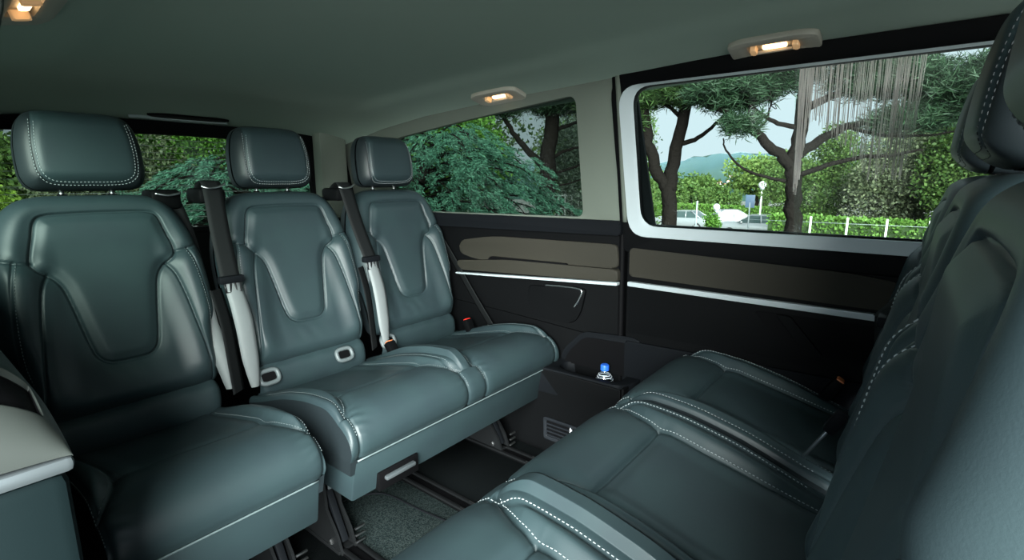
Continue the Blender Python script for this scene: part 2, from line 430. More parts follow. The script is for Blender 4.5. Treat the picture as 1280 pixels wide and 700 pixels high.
class Cushion:
    def __init__(self, seats, half):
        self.seats, self.half = seats, half
        self.inner = [half - .0] * len(seats)
    def sides(self, c):
        """outer seam distance from the seat centre on the left and the right"""
        l = .207 if c - .3 < -self.half else (self.gap(c, -1))
        r = .207 if c + .3 > self.half else (self.gap(c, 1))
        return l, r
    def gap(self, c, sg): return .197
    def disp(self, A, Sx):
        D = np.zeros(np.broadcast(A, Sx).shape)
        D = D + .004 * np.sin(A * 9 + 1) * 0
        for c in self.seats:
            x = A - c; ax = np.abs(x); l, r = self.sides(c)
            bs = np.interp(Sx, BS_S, BS_A); near = ax < .26
            # wings
            bz = np.where(Sx < .14, sstep(0, .03, ax - bs) * (1 - sstep(.06, .15, Sx)), 0)
            D = D + np.where(near, .020 * bz * sstep(-.40, -.1, Sx + .02), 0)
            # hollow seat panel and full front roll
            D = D - np.where(near, .010 * (1 - sstep(.10, .16, ax)) * (1 - sstep(-.02, .03, Sx)), 0)
            D = D + np.where(near, .007 * np.exp(-((Sx - .10) / .09) ** 2) * (1 - sstep(.12, .2, ax)), 0)
            dt = np.where(ax < bs, np.abs(Sx), np.hypot(ax - bs, Sx)); D = D + np.where(near, groove(dt, .006, .0034, .006, .020), 0)
            db = np.where(Sx < .14, np.abs(ax - bs), 1.); D = D + np.where(near, groove(db, .005, .0032, .006, .016), 0)
            for sg, lim in ((-1, l), (1, r)):
                D = D + np.where(near, groove(np.abs(x * sg - lim), .005, .003, .004, .014), 0)
            D = D + np.where(near, .0011 * np.sin(Sx * 230 + ax * 60) * np.exp(-((ax - .185) / .02) ** 2) * np.exp(-((Sx - .16) / .05) ** 2), 0)
            
        e = self.half - np.abs(A); rr = .020
        return D - np.where(e < rr, rr - np.sqrt(np.maximum(rr * rr - (rr - e) ** 2, 0)), 0) * (1 - .9 * sstep(PS[-1] - .11, PS[-1] - .01, Sx)), e
    def pos(self, A, Sx, off=0.0):
        y, z, ny, nz = prof_at(Sx); d = self.disp(A, Sx)[0] + off
        return np.stack([A + 0 * y, y + ny * d, z + nz * d], -1)
    def fn(self, L):
        a, s = L[:, 0], L[:, 1]; h = .002; p = self.pos(a, s, .0005)
        n = np.cross(self.pos(a + h, s) - self.pos(a - h, s), self.pos(a, s - h) - self.pos(a, s + h))
        return p, n / np.maximum(np.linalg.norm(n, axis=1, keepdims=True), 1e-9)
def make_cushion(parent, seats, half, valance=True, handle=None, mt='thread'):
    C = Cushion(seats, half); nu = int(2 * half / .0036); q = np.linspace(-1, 1, nu); q = .8 * q + .2 * np.sin(PI / 2 * q)
    A = q * (half - 1e-4); Sx = np.linspace(PS[-1], PS[0], 215)
    AA, SS = np.meshgrid(A, Sx, indexing='ij'); Pg = C.pos(AA, SS)
    ac = (AA[:-1, :-1] + AA[1:, 1:]) / 2; sc = (SS[:-1, :-1] + SS[1:, 1:]) / 2
    reg = np.where(ac < seats[0], 0, np.where(ac > seats[-1], 1, 2)); names = {0: 'side_band', 1: 'side_band', 2: 'center_band'}
    for k, c in enumerate(seats):
        x = ac - c; ax = np.abs(x); l, r = C.sides(c); bs = np.interp(sc, BS_S, BS_A); ins = (x > -l) & (x < r)
        panel = ins & (ax < bs) & (sc < 0); roll = ins & (((ax < bs) & (sc >= 0)) | (sc >= .14)); wing = ins & ~panel & ~roll
        b = 10 * (k + 1); reg[panel] = b; reg[roll] = b + 1; reg[wing & (x < 0)] = b + 2; reg[wing & (x > 0)] = b + 3
        names.update({b: 'center_panel', b + 1: 'front_roll', b + 2: 'bolster', b + 3: 'bolster'})
    # cushion base body: side walls and underside, rounded off under the leather
    edge_s = np.linspace(PS[0], PS[-1], 60); rows = []
    for sg in (-1, 1):
        rows.append(C.pos(np.full(60, sg * (half - 1e-4)), edge_s))
    V = list(rows[0]) + list(rows[1]); bot = [(sg * (half - .004), y, z) for sg in (-1, 1) for y, z in ((-.165, .30), (.36, .30))]
    V += bot; n = 60
    Fc = [tuple(list(range(n)) + [2 * n, 2 * n + 1]), tuple(list(range(2 * n - 1, n - 1, -1)) + [2 * n + 3, 2 * n + 2]), (2 * n, 2 * n + 1, 2 * n + 3, 2 * n + 2),
          (0, n, 2 * n + 3, 2 * n + 1), (n - 1, 2 * n, 2 * n + 2, 2 * n - 1)]
    bm = bmesh.new(); vs = [bm.verts.new(p) for p in V]
    for f in Fc: bm.faces.new([vs[i] for i in f])
    body = bm_obj('seat_cushion', bm, 'leather_dark', parent)
    grid_parts(Pg, reg, names, 'leather', body)
    for c in seats:
        l, r = C.sides(c)
        for sg, lim in ((-1, l), (1, r)):
            ss = np.linspace(-.30, .20, 60)
            stitches('stitching', C.fn, np.stack([np.full(60, c + sg * (lim + .005)), ss], 1), body, r=.0008, mt=mt)
            ss = np.linspace(-.33, .125, 50)
            stitches('stitching', C.fn, np.stack([c + sg * (np.interp(ss, BS_S, BS_A) + .007), ss], 1), body, r=.0007, mt=mt)
    # valance under the front seam
    va = box('valance', -half + .012, half - .012, -.172, .30, .215, .340, 'leather', parent, .008)
    for v in va.data.vertices:
        if v.co.z < .26 and v.co.y < 0: v.co.y += .020
    pp = [(a, -.178, .341) for a in np.linspace(-half + .02, half - .02, 24)]
    tube('piping', pp, .0022, 'piping', body, 6)
    if handle:
        box('handle_recess', handle - .070, handle + .070, -.168, -.145, .213, .268, 'rubber', va, .003)
        box('pull_handle', handle - .052, handle + .052, -.180, -.164, .242, .254, 'silver', va, .004)
    return body
def make_lumbar(parent, c, w=.20):
    prof = [(.375, .350), (.356, .352), (.346, .366), (.341, .392), (.344, .425), (.352, .448), (.372, .464)]
    P = cr(prof, 5); A = np.linspace(-w, w, 60); n = len(P)
    e = w - np.abs(A); k = 1 - dome(e + .0002, .03)
    Pg = np.zeros((60, n, 3)); cy, cz = .385, .41
    for i in range(60):
        Pg[i, :, 0] = c + A[i]; sc_ = 1 - .45 * k[i]
        Pg[i, :, 1] = cy + (P[:, 0] - cy) * sc_; Pg[i, :, 2] = cz + (P[:, 1] - cz) * sc_
    Pg[:, :, 2] += .0012 * np.sin(A * 75)[:, None]
    o = grid_parts(Pg, np.zeros((59, n - 1), int), {0: 'lumbar_roll'}, 'leather', parent)[0]
    return o
def isofix_ring(parent, x, y=.337, z=.432):
    R = Matrix.Rotation(math.radians(62), 3, 'X')
    path = [Vector((x, y, z)) + R @ Vector((.030 * math.copysign(abs(math.cos(t)) ** .6, math.cos(t)), .021 * math.copysign(abs(math.sin(t)) ** .6, math.sin(t)), .004)) for t in np.linspace(0, 2 * PI, 28, endpoint=False)]
    o = tube('anchor_ring', path, .0075, 'ring', parent, 8, closed=True)
    bm = bmesh.new(); bmesh.ops.create_cube(bm, size=1)
    for v in bm.verts: v.co = Vector((x, y, z)) + R @ Vector((v.co.x * .044, v.co.y * .028, v.co.z * .008))
    bm_obj('anchor_pocket', bm, 'rubber', o)
    return o
def bracket(parent, x, y=-.02, lever=True, drop=0.0):
    """black steel floor latch: side plates, cross tube, lever, hook and bolts"""
    br = box('floor_bracket', x - .030, x + .030, y - .09, y + .15, .004, .016, 'metal', parent, .002)
    for dx in (-.022, .022):
        bm = bmesh.new(); prof = [(-.10, 0), (.16, 0), (.15, .05), (.11, .09), (.10, .215), (-.02, .215), (-.03, .12), (-.075, .06)]
        a = [bm.verts.new((x + dx - .004, y + p, q)) for p, q in prof]; b = [bm.verts.new((x + dx + .004, y + p, q)) for p, q in prof]
        bm.faces.new(a); bm.faces.new(list(reversed(b)))
        for i in range(len(prof)): bm.faces.new((a[i], b[i], b[(i + 1) % len(prof)], a[(i + 1) % len(prof)]))
        bm_obj('side_plate', bm, 'metal', br, bevel=.002)
    tube('cross_tube', [(x - .07, y + .04, .12), (x + .07, y + .04, .12)], .010, 'metal', br, 12)
    for dx, yy, zz in ((-.028, .04, .12), (.028, .04, .12), (-.028, -.05, .03), (.028, -.05, .03), (-.028, .0, .18)):
        lathe('bolt', [(.009, -.004), (.009, .002), (.006, .005)], 'steel', br, 6, (x + dx, y + yy, zz), Matrix.Rotation(math.copysign(PI / 2, dx), 3, 'Y'))
    if lever:
        R = Matrix.Rotation(math.radians(-28), 3, 'X')
        box('release_lever', x - .010, x + .010, y - .085, y - .070, .02, .175, 'black2', br, .003, R, (x, y - .06, .02))
        box('lever_tab', x - .009, x + .009, y - .022, y - .016, .172, .202, 'silver', br, .004)
        for k in range(3):
            box('lock_tooth', x + .018, x + .050, y - .105, y - .098, .020 + k * .022, .026 + k * .022, 'steel', br, .0015)
    return br
def tree_parent(o): return o
def make_seat(name, seats, half, handle=None, brackets=(), th=BACK_TH, rings=(), mt='thread_dk', hmt='thread'):
    t = empty(name)
    make_cushion(t, seats, half, handle=handle, mt=mt)
    for c in seats:
        make_backrest(t, c, th, mt)
        dth = th - BACK_TH; dy = .62 * math.sin(dth)
        make_headrest(t, c, y=.553 + dy, mt=hmt); make_lumbar(t, c)
    for r in rings: isofix_ring(t, r)
    for x, y in brackets: bracket(t, x, y)
    return t
# ------------------------------------------------------------------ cabin shell
XM = .86                                   # lateral middle of the cabin
def wx(z): return 1.635 + .04 * (.905 - z) if z < .905 else 1.635 - .207 * (z - .905)
def wpt(y, z, off, side=1):
    x = wx(z) - off
    return (x, y, z) if side > 0 else (1.672 - x, y, z)
def round_poly(pts, r, n=6):
    P = [Vector(p) for p in pts]; out = []; k = len(P)
    for i in range(k):
        a, b, c = P[i - 1], P[i], P[(i + 1) % k]; ri = r[i] if isinstance(r, (list, tuple)) else r
        d1 = (a - b); d2 = (c - b); rr = min(ri, d1.length * .45, d2.length * .45); p = b + d1.normalized() * rr; q = b + d2.normalized() * rr
        for j in range(n + 1):
            t = j / n; out.append(tuple((p * (1 - t) ** 2) + b * (2 * t * (1 - t)) + q * t * t))
    return out
def rrect(y0, y1, z0, z1, r): return round_poly([(y0, z0), (y1, z0), (y1, z1), (y0, z1)], r)
def slab(name, poly, off, thick, m, parent, fn=wpt, side=1, bevel=.004):
    """closed plate: back at off, face at off+thick, outline given on the wall (y,z)"""
    bm = bmesh.new(); a = [bm.verts.new(fn(p[0], p[1], off, side)) for p in poly]; b = [bm.verts.new(fn(p[0], p[1], off + thick, side)) for p in poly]
    fa = bm.faces.new(a); fb = bm.faces.new(list(reversed(b))); n = len(poly)
    for i in range(n): bm.faces.new((a[i], b[i], b[(i + 1) % n], a[(i + 1) % n]))
    if bevel:
        ed = [e for e in bm.edges if all(v in b for v in e.verts)]
        bmesh.ops.bevel(bm, geom=ed, offset=bevel, segments=3, profile=.5, affect='EDGES', clamp_overlap=True)
    return bm_obj(name, bm, m, parent, smooth=True)
def ray_poly(c, th, poly):
    d = (math.cos(th), math.sin(th)); best = 0
    for i in range(len(poly)):
        p, q = poly[i], poly[(i + 1) % len(poly)]; ex, ey = q[0] - p[0], q[1] - p[1]; den = d[0] * ey - d[1] * ex
        if abs(den) < 1e-12: continue
        t = ((p[0] - c[0]) * ey - (p[1] - c[1]) * ex) / den; u = ((p[0] - c[0]) * d[1] - (p[1] - c[1]) * d[0]) / den
        if t > 0 and -1e-6 <= u <= 1 + 1e-6: best = max(best, t)
    return (c[0] + d[0] * best, c[1] + d[1] * best)
def ring(name, outer, inner, off, thick, m, parent=None, fn=wpt, side=1, lip=0.0, bevel=.003):
    c = tuple(np.mean(np.array(inner), 0))
    ths = sorted(set([round(math.atan2(p[1] - c[1], p[0] - c[0]), 5) for p in list(outer) + list(inner)] + [round(x, 5) for x in np.linspace(-PI, PI, 72, endpoint=False)]))
    O = [ray_poly(c, t, outer) for t in ths]; I = [ray_poly(c, t, inner) for t in ths]; n = len(ths)
    bm = bmesh.new(); mk = lambda P, o: [bm.verts.new(fn(p[0], p[1], o, side)) for p in P]
    o1, i1, i0, o0 = mk(O, off + thick), mk(I, off + thick - lip), mk(I, off), mk(O, off)
    for k in range(n):
        j = (k + 1) % n
        for A, B in ((o1, i1), (i1, i0), (i0, o0), (o0, o1)): bm.faces.new((A[k], A[j], B[j], B[k]))
    bmesh.ops.remove_doubles(bm, verts=bm.verts, dist=1e-6)
    if bevel:
        bmesh.ops.bevel(bm, geom=[e for e in bm.edges if len(e.link_faces) == 2 and e.calc_face_angle(0) > .9], offset=bevel, segments=2, profile=.5, affect='EDGES', clamp_overlap=True)
    return bm_obj(name, bm, m, parent, smooth=True)
def pane(name, poly, off, m, parent, fn=wpt, side=1):
    return slab(name, poly, off, .004, m, parent, fn, side, 0)

# floor with carpet, rails
fl = struct(box('floor', -.02, 1.74, -1.75, 2.35, -.06, 0, 'carpet', None, 0))
for x0, x1 in ((.42, .70), (.76, 1.045), (1.105, 1.40)):
    o = box('carpet_panel', x0, x1, .1, 1.62, 0, .006, 'carpet2' if x0 > .7 and x0 < 1 else 'carpet', fl, .003)
for rx in (.39, .73, 1.075, 1.425):
    rl = box('floor_rail', rx - .030, rx + .030, .05, 2.2, 0, .008, 'black', fl, .002)
    for dx in (-.021, .021): box('rail_lip', rx + dx - .007, rx + dx + .007, .05, 2.2, .008, .016, 'metal', rl, .002)
    box('rail_slot', rx - .010, rx + .010, .05, 2.2, .0075, .0095, 'rubber', rl, 0)
    for yy in (1.02, 1.06):
        for dx in (-.021, .021): box('rail_clip', rx + dx - .002, rx + dx + .002, yy - .09, yy - .01, .016, .018, 'steel', rl, .0005)
# welt line of the mat
tube('mat_edge', cr([(.80, 1.40, .009), (.90, 1.36, .009), (.955, 1.30, .009), (.97, 1.15, .009), (.99, 1.0, .009), (1.02, .80, .009)], 8), .003, 'black2', fl, 6)

# headliner
def zc(y): return np.interp(y, [-1.8, -.4, .4, 1.25, 1.7, 2.0, 2.34], [1.42, 1.435, 1.425, 1.390, 1.362, 1.330, 1.272])
def ceil_z(x, y):
    xn = np.abs(np.asarray(x) - XM) / .72; d = .05 * xn ** 4 * 1.0
    rec = .012 * (1 - sstep(.60, .72, xn)) * (1 - sstep(1.75, 1.95, np.asarray(y, float)))
    return zc(y) - d + rec - .010 * xn ** 10
nx, ny = 90, 110; X, Y = np.meshgrid(np.linspace(.10, 1.62, nx), np.linspace(-1.75, 2.34, ny), indexing='ij')
Z = ceil_z(X, Y); V = np.stack([X, Y, Z], -1).reshape(-1, 3); V2 = V + np.array([0, 0, .05]); n0 = len(V); Fc = []
idx = np.arange(n0).reshape(nx, ny)
for i in range(nx - 1):
    for j in range(ny - 1):
        Fc.append((idx[i, j], idx[i, j + 1], idx[i + 1, j + 1], idx[i + 1, j]))
ce = struct(mesh('ceiling', V, Fc, 'headliner', None, smooth=True))
# outer roof skin keeps the daylight out
rf = struct(box('roof', -.06, 1.78, -1.78, 2.42, 1.465, 1.50, 'black2', None, .01))

# right side, rear quarter -------------------------------------------------
QW = round_poly([(.962, .918), (2.02, .905), (2.02, 1.13), (1.93, 1.236), (1.50, 1.282), (.955, 1.330)], [.03, .05, .06, .06, .1, .035])
qoutl = [(.872, .905), (2.36, .905), (2.36, 1.46), (.872, 1.46)]
qout = [(.790, .905), (2.36, .905), (2.36, 1.46), (.790, 1.46)]
wr = struct(ring('wall_right', qout, QW, -.02, .03, 'pillar', lip=.004))
struct(wr, 'beige grey upper side lining around the rear quarter window')
w2 = struct(ring('window_2', [(p[0], p[1]) for p in round_poly([(.950, .906), (2.04, .893), (2.04, 1.14), (1.94, 1.248), (1.5, 1.294), (.943, 1.342)], [.03, .05, .06, .06, .1, .035])], QW, -.021, .012, 'rubber', lip=.0))
pane('glass_pane', QW, -.024, 'glass_dark', w2)
lw = slab('lower_panel', [(.800, 0), (2.30, 0), (2.30, .905), (.800, .905)], -.03, .035, 'black', wr, bevel=.004)
# rounded sill ledge under the window
sl = slab('window_ledge', round_poly([(.800, .862), (2.10, .842), (2.10, .903), (.800, .912)], .01), .004, .030, 'black2', wr, bevel=.012)
slab('taupe_insert', round_poly([(.812, .742), (1.50, .712), (1.60, .735), (1.585, .790), (1.40, .820), (.822, .828)], [.03, .05, .03, .04, .1, .02]), .003, .012, 'taupe', wr, bevel=.006)
slab('armrest_ledge', round_poly([(.806, .700), (1.58, .660), (1.60, .700), (1.30, .730), (.806, .742)], [.008, .02, .02, .05, .02]), .003, .032, 'taupe', wr, bevel=.010)
slab('ledge_pocket', round_poly([(1.02, .725), (1.42, .712), (1.40, .735), (1.02, .742)], .008), .020, .010, 'rubber', wr, bevel=.003)
slab('chrome_strip', round_poly([(.806, .686), (1.60, .640), (1.60, .647), (.806, .697)], .003), .020, .020, 'bezel', wr, bevel=.003)
fp = slab('pocket_flap', round_poly([(.945, .652), (1.215, .632), (1.212, .545), (1.18, .512), (1.00, .505), (.965, .560)], [.02, .02, .03, .03, .03, .05]), .004, .014, 'black', wr, bevel=.006)
tube('flap_pull', [wpt(y, z, .022) for y, z in cr([(1.125, .645), (1.04, .650), (.975, .650), (.958, .638), (.972, .605), (.992, .575)], 6)], .0042, 'chrome', fp, 8)
slab('lower_ridge', round_poly([(.80, .470), (1.35, .500), (1.9, .52), (1.9, .30), (.80, .30)], .03), .003, .010, 'black', wr, bevel=.006)
# wheel box shelf with the storage tray
fxy = lambda y, x, off, side=1: (x, y, .352 + off)
hole = round_poly([(.765, 1.565), (.90, 1.548), (1.02, 1.565), (1.03, 1.63), (.97, 1.655), (.77, 1.655)], .04)
wb = ring('wheel_box', round_poly([(.715, 1.60), (.745, 1.530), (2.20, 1.47), (2.20, 1.675), (.715, 1.675)], [.02, .03, .01, .01, .01]), hole, -.10, .10, 'black2', wr, fn=fxy, lip=.002, bevel=.004)
box('tray_floor', 1.53, 1.67, .75, 1.05, .245, .255, 'black', wb, 0)
slab('wheel_box_side', [(.735, 0), (2.2, 0), (2.2, .345), (.735, .345)], .135, .006, 'black', wr, bevel=.002)
box('wheel_box_end', 1.53, 1.67, .728, .738, 0, .345, 'black', wr, .002)
slab('tray_surround', round_poly([(.722, .355), (.722, .490), (.755, .500), (.955, .485), (1.04, .40), (1.06, .355)], [.01, .02, .02, .03, .05, .01]), .006, .010, 'black2', wr, bevel=.004)
slab('tray_back', round_poly([(.738, .345), (.738, .475), (.95, .465), (1.02, .39), (1.04, .345)], [.01, .02, .03, .05, .01]), .0165, .002, 'rubber', wr, bevel=0)
# air vent
vt = ring('air_vent', rrect(.882, 1.052, .062, .155, .014), rrect(.896, 1.038, .076, .141, .006), .141, .010, 'vent', wr, lip=.003)
slab('vent_back', rrect(.892, 1.042, .07, .147, .006), .1412, .001, 'rubber', vt, bevel=0)
for k in range(4):
    slab('vent_slat', rrect(.897, 1.037, .080 + k * .0155, .0855 + k * .0155, .001), .143, .007, 'vent', vt, bevel=.001)
slab('vent_knob', [(.905, .118), (.930, .118), (.928, .146)], .150, .005, 'label', vt, bevel=.001)

# outer body skin below the windows
for sd in (1, -1):
    struct(slab('body_side', [(-1.78 if sd > 0 else .88, -.05), (2.36, -.05), (2.36, .90), (-1.78 if sd > 0 else .88, .90)], -.06, .02, 'black2', None, side=sd, bevel=0))
    if sd > 0: struct(slab('body_pillar', [(.70, .85), (.90, .85), (.90, 1.45), (.77, 1.45)], -.05, .012, 'black2', None, side=sd, bevel=0))
# sliding door -------------------------------------------------------------
HOLE = round_poly([(-.412, .897), (.736, .897), (.748, 1.330), (-.412, 1.330)], [.05, .06, .06, .05])
dr = struct(slab('door_1', [(-.80, .02), (.785, .02), (.785, .815), (-.80, .815)], -.03, .040, 'black', None, bevel=.006), 'black sliding door lining below the large side window')
ring('window_surround', round_poly([(-.80, .805), (.795, .805), (.815, 1.10), (.820, 1.385), (-.80, 1.385)], [.01, .02, .2, .09, .05]), HOLE, -.02, .040, 'black', dr, lip=.012, bevel=.006)
bz = struct(ring('window_1', round_poly([(-.45, .862), (.778, .862), (.790, 1.336), (-.45, 1.336)], [.06, .07, .07, .06]), round_poly([(-.41, .898), (.735, .898), (.747, 1.331), (-.41, 1.331)], [.05, .06, .06, .05]), .014, .012, 'bezel', lip=.016, bevel=.003), 'silver framed sliding door window')
PL = round_poly([(.262, .880), (.765, .880), (.770, 1.335), (.285, 1.335)], [.005, .05, .05, .005])
PR = round_poly([(-.43, .880), (.275, .880), (.298, 1.335), (-.43, 1.335)], [.05, .005, .005, .05])
pane('glass_pane', PL, .001, 'glass', bz); pane('sliding_pane', PR, .005, 'glass_mottled', bz)
slab('taupe_insert', round_poly([(.770, .722), (-.05, .712), (-.10, .735), (-.06, .775), (.10, .804), (.770, .822)], [.01, .02, .03, .05, .1, .01]), .011, .010, 'taupe', dr, bevel=.006)
slab('chrome_strip', round_poly([(.772, .688), (.03, .684), (.03, .702), (.772, .703)], .002), .010, .018, 'bezel', dr, bevel=.003)
slab('lower_insert', round_poly([(.775, .515), (.05, .530), (-.1, .53), (-.1, .680), (.775, .683)], .01), .010, .006, 'black', dr, bevel=.004)
rc_ = slab('handle_recess', round_poly([(.365, .665), (.05, .665), (.0, .655), (.02, .555), (.22, .555), (.285, .575)], [.02, .02, .02, .03, .03, .03]), .0165, .002, 'rubber', dr, bevel=.001)
slab('handle_grip', round_poly([(.30, .664), (.262, .664), (.17, .560), (.215, .560)], [.006, .01, .006, .01]), .018, .012, 'black', rc_, bevel=.005)
slab('lower_step', round_poly([(.780, .02), (-.2, .02), (-.2, .515), (.10, .500), (.780, .485)], .01), .010, .012, 'black2', dr, bevel=.006)
# pillar edge and seals
t1 = struct(tube('trim_1', [wpt(.792, z, .012) for z in np.linspace(.91, 1.37, 20)], .010, 'pillar', None, 8))
struct(t1, 'pale pillar edge beside the sliding door')
t2 = struct(tube('trim_2', [wpt(.806 + (.0 if z < 1.3 else 0), z, .004) for z in np.linspace(.01, 1.37, 40)], .011, 'rubber', None, 8))
# rear end -------------------------------------------------------------------
fr_ = lambda x, z, off, side=1: (x, 2.345 - off, z)
RW = round_poly([(.24, .86), (1.385, .86), (1.365, 1.208), (.86, 1.226), (.26, 1.208)], [.05, .05, .05, .2, .05])
wb2 = struct(ring('wall_rear', [(.0, 0), (1.66, 0), (1.635, .90), (1.53, 1.42), (.13, 1.42), (.04, .90)], RW, -.02, .03, 'black', fn=fr_), 'black tailgate lining around the rear window')
w3 = struct(ring('window_3', round_poly([(.22, .84), (1.405, .84), (1.385, 1.225), (.86, 1.244), (.24, 1.225)], [.05, .05, .05, .2, .05]), RW, -.018, .034, 'rubber', fn=fr_, lip=.01))
slab('glass_pane', RW, -.024, .004, 'glass_dark', w3, fn=fr_, bevel=0)
for k in range(13):
    z = .90 + k * .0255; box('defroster_wire', .27, 1.36, 2.3615, 2.3627, z - .0009, z + .0009, 'wire', w3, 0)
for sd in (1, -1):
    xs = lambda x: x if sd > 0 else 2 * XM - x
    a, b = (1.385, 1.535) if sd > 0 else (.13, .20); struct(box('trim_3', a, b, 2.26, 2.335, .86, 1.46, 'pillar', None, .02))
# left side: quarter panel with the front end seen beside the camera, pillar and open doorway ------------
QWL = QW
wl = struct(ring('wall_left', qoutl, QWL, -.02, .03, 'pillar', side=-1, lip=.004), 'beige grey upper side lining on the near side')
w4 = struct(ring('window_4', round_poly([(.950, .906), (2.04, .893), (2.04, 1.14), (1.94, 1.248), (1.5, 1.294), (.943, 1.342)], [.03, .05, .06, .06, .1, .035]), QWL, -.021, .012, 'rubber', side=-1))
pane('glass_pane', QWL, -.024, 'glass_dark', w4, side=-1)
slab('lower_panel', [(.83, 0), (2.30, 0), (2.30, .905), (.83, .905)], -.03, .035, 'black', wl, side=-1)
# near console: lower body, silver band, satin cap with a latch slot
cb = box('console_body', -.08, .112, .795, 2.05, 0, .695, 'console', wl, .018)
box('silver_band', -.08, .118, .789, 2.05, .693, .714, 'silver', wl, .008)
nu, nv = 120, 200; q = np.linspace(0, 1, nu); yy = .790 + 1.2 * np.linspace(0, 1, nv) ** 1.8
cs = cr([(.116, 0), (.116, .020), (.110, .050), (.092, .088), (.060, .122), (.020, .142), (-.04, .15)], 12); cs = resample(cs, .001)[np.linspace(0, 180, nu).astype(int).clip(0, None) % 400] if False else cs
ii = np.linspace(0, len(cs) - 1, nu); CX_ = np.interp(ii, range(len(cs)), cs[:, 0]); CZ_ = np.interp(ii, range(len(cs)), cs[:, 1])
U, Yg = np.meshgrid(np.arange(nu), yy, indexing='ij'); Xg = CX_[U]; Hg = CZ_[U] * dome(Yg - .7899, .13)
slot = sstep(.048, .052, Xg) * (1 - sstep(.098, .101, Xg)) * sstep(.822, .827, Yg) * (1 - sstep(.885, .890, Yg))
Pg = np.stack([Xg, Yg + (.02 * (1 - np.clip(Xg / .116, 0, 1))) * 0, .714 + Hg - .012 * slot], -1)[:, :, :]
reg = np.where(((slot[:-1, :-1] + slot[1:, 1:]) / 2) > .5, 1, 0)
# orientation: i runs up the section, j to the rear
cap = grid_parts(Pg[::-1], reg[::-1], {0: 'console_cap', 1: 'latch_slot'}, 'satin', wl, {1: 'rubber'})
tube('pillar_edge', [(.150, .872, 1.36), (.130, .872, 1.248), (.108, .872, 1.169), (.075, .872, 1.05), (.05, .872, .92)], .008, 'satin', wl, 8)
# front part of the body beyond the doorways
for sd in (1, -1):
    o_ = [(-1.78, 0), (-.72, 0), (-.72, 1.46), (-1.78, 1.46)]; i_ = rrect(-1.62, -.80, .82, 1.30, .06)
    fwall = struct(ring('wall_front', o_, i_, -.03, .04, 'black', side=sd))
# roof lamps ------------------------------------------------------------------
def roof_lamp(x, y, label):
    z = float(ceil_z(x, y)); h = .02
    nrm = Vector((float(ceil_z(x + h, y) - ceil_z(x - h, y)) / (2 * h), float(ceil_z(x, y + h) - ceil_z(x, y - h)) / (2 * h), -1)).normalized()
    t = tag(empty('roof_lamp', (x, y, z)), label, 'lamp', 'oblong roof lamps in the headliner')
    yv = (Vector((0, 1, 0)) - nrm * nrm.y).normalized(); xv = yv.cross(nrm); t.rotation_euler = Matrix((xv, yv, nrm)).transposed().to_euler()
    f = lambda a, b, off, side=1: (b, a, off)
    out = round_poly([(-.105, -.038), (-.07, -.052), (.07, -.052), (.105, -.038), (.105, .038), (.07, .052), (-.07, .052), (-.105, .038)], .045)
    hs = ring('housing', out, rrect(-.058, .058, -.020, .020, .008), -.004, .020, 'lamp_body', t, fn=f, lip=.003, bevel=.005)
    slab('reflector', rrect(-.060, .060, -.022, .022, .006), .002, .002, 'lamp_body', hs, fn=f, bevel=0)
    slab('bulb_lens', rrect(-.030, .026, -.011, .004, .003), .004, .006, 'lamp_on', t, fn=f, bevel=.002)
    for a in (-.052, .046):
        slab('switch', rrect(a - .007, a + .007, -.014, .014, .004), .004, .016, 'lamp_dim', t, fn=f, bevel=.003)
    return t
roof_lamp(1.50, .345, 'oblong roof lamp with lit bulb above the sliding door window')
roof_lamp(1.50, 1.257, 'small oblong roof lamp with lit bulb above the rear quarter window')
roof_lamp(.225, 1.27, 'roof lamp with warm glow cropped at the top left corner')
th = tag(empty('tailgate_handle', (.835, 2.245, float(ceil_z(.835, 2.245)))), 'dark recessed grip with silver crescent in headliner above the rear window', 'handle')
th.rotation_euler = Vector((0, -.19, -1)).to_track_quat('Z', 'Y').to_euler()
f = lambda a, b, off, side=1: (a, b, off)
slab('grip_recess', round_poly([(-.155, .0), (-.10, -.016), (.10, -.016), (.155, .0), (.10, .018), (-.10, .018)], .05), -.002, .010, 'rubber', th, fn=f, bevel=.004)
slab('silver_crescent', round_poly([(-.20, -.036), (-.14, -.024), (.14, -.022), (.15, -.03), (.0, -.046)], [.02, .05, .02, .02, .08]), -.002, .012, 'bezel', th, fn=f, bevel=.003)
# ------------------------------------------------------------------ the four seats
MIDB = .24
rs = make_seat('single_seat', [0], .213, brackets=((.0 - .16, .06), (.17, .06)))
rs.location = (.39, 1.235, 0); tag(rs, 'single dark teal leather seat nearest the satin grey console', 'seat', 'leather seats')
rb = make_seat('bench_seat', [-MIDB, MIDB], .474, handle=-.315, brackets=((-.425, .03), (.285, .03)), rings=(-.42, -.145, .05))
rb.location = (1.147, 1.235, 0); tag(rb, 'double dark teal leather bench seat in front of the rear quarter window', 'seat', 'leather seats')
def clone(src, name, loc, rz):
    c = copy_tree(src); c.name = name; c.location = loc; c.rotation_euler = (0, 0, rz); return c
fb = make_seat('bench_seat', [-MIDB, MIDB], .474, th=math.radians(11.5), mt='thread', hmt='thread_faint'); fb.location = (.664, .41, .040); fb.rotation_euler = (0, 0, PI); tag(fb, 'double blue black leather bench in the foreground with its back at the right edge', 'seat', 'leather seats')
fs = make_seat('single_seat', [0], .228, th=math.radians(11.5), mt='thread', hmt='thread_faint'); fs.location = (1.402, .41, .040); fs.rotation_euler = (0, 0, PI); tag(fs, 'single leather seat between the foreground bench and the sliding door', 'seat', 'leather seats')
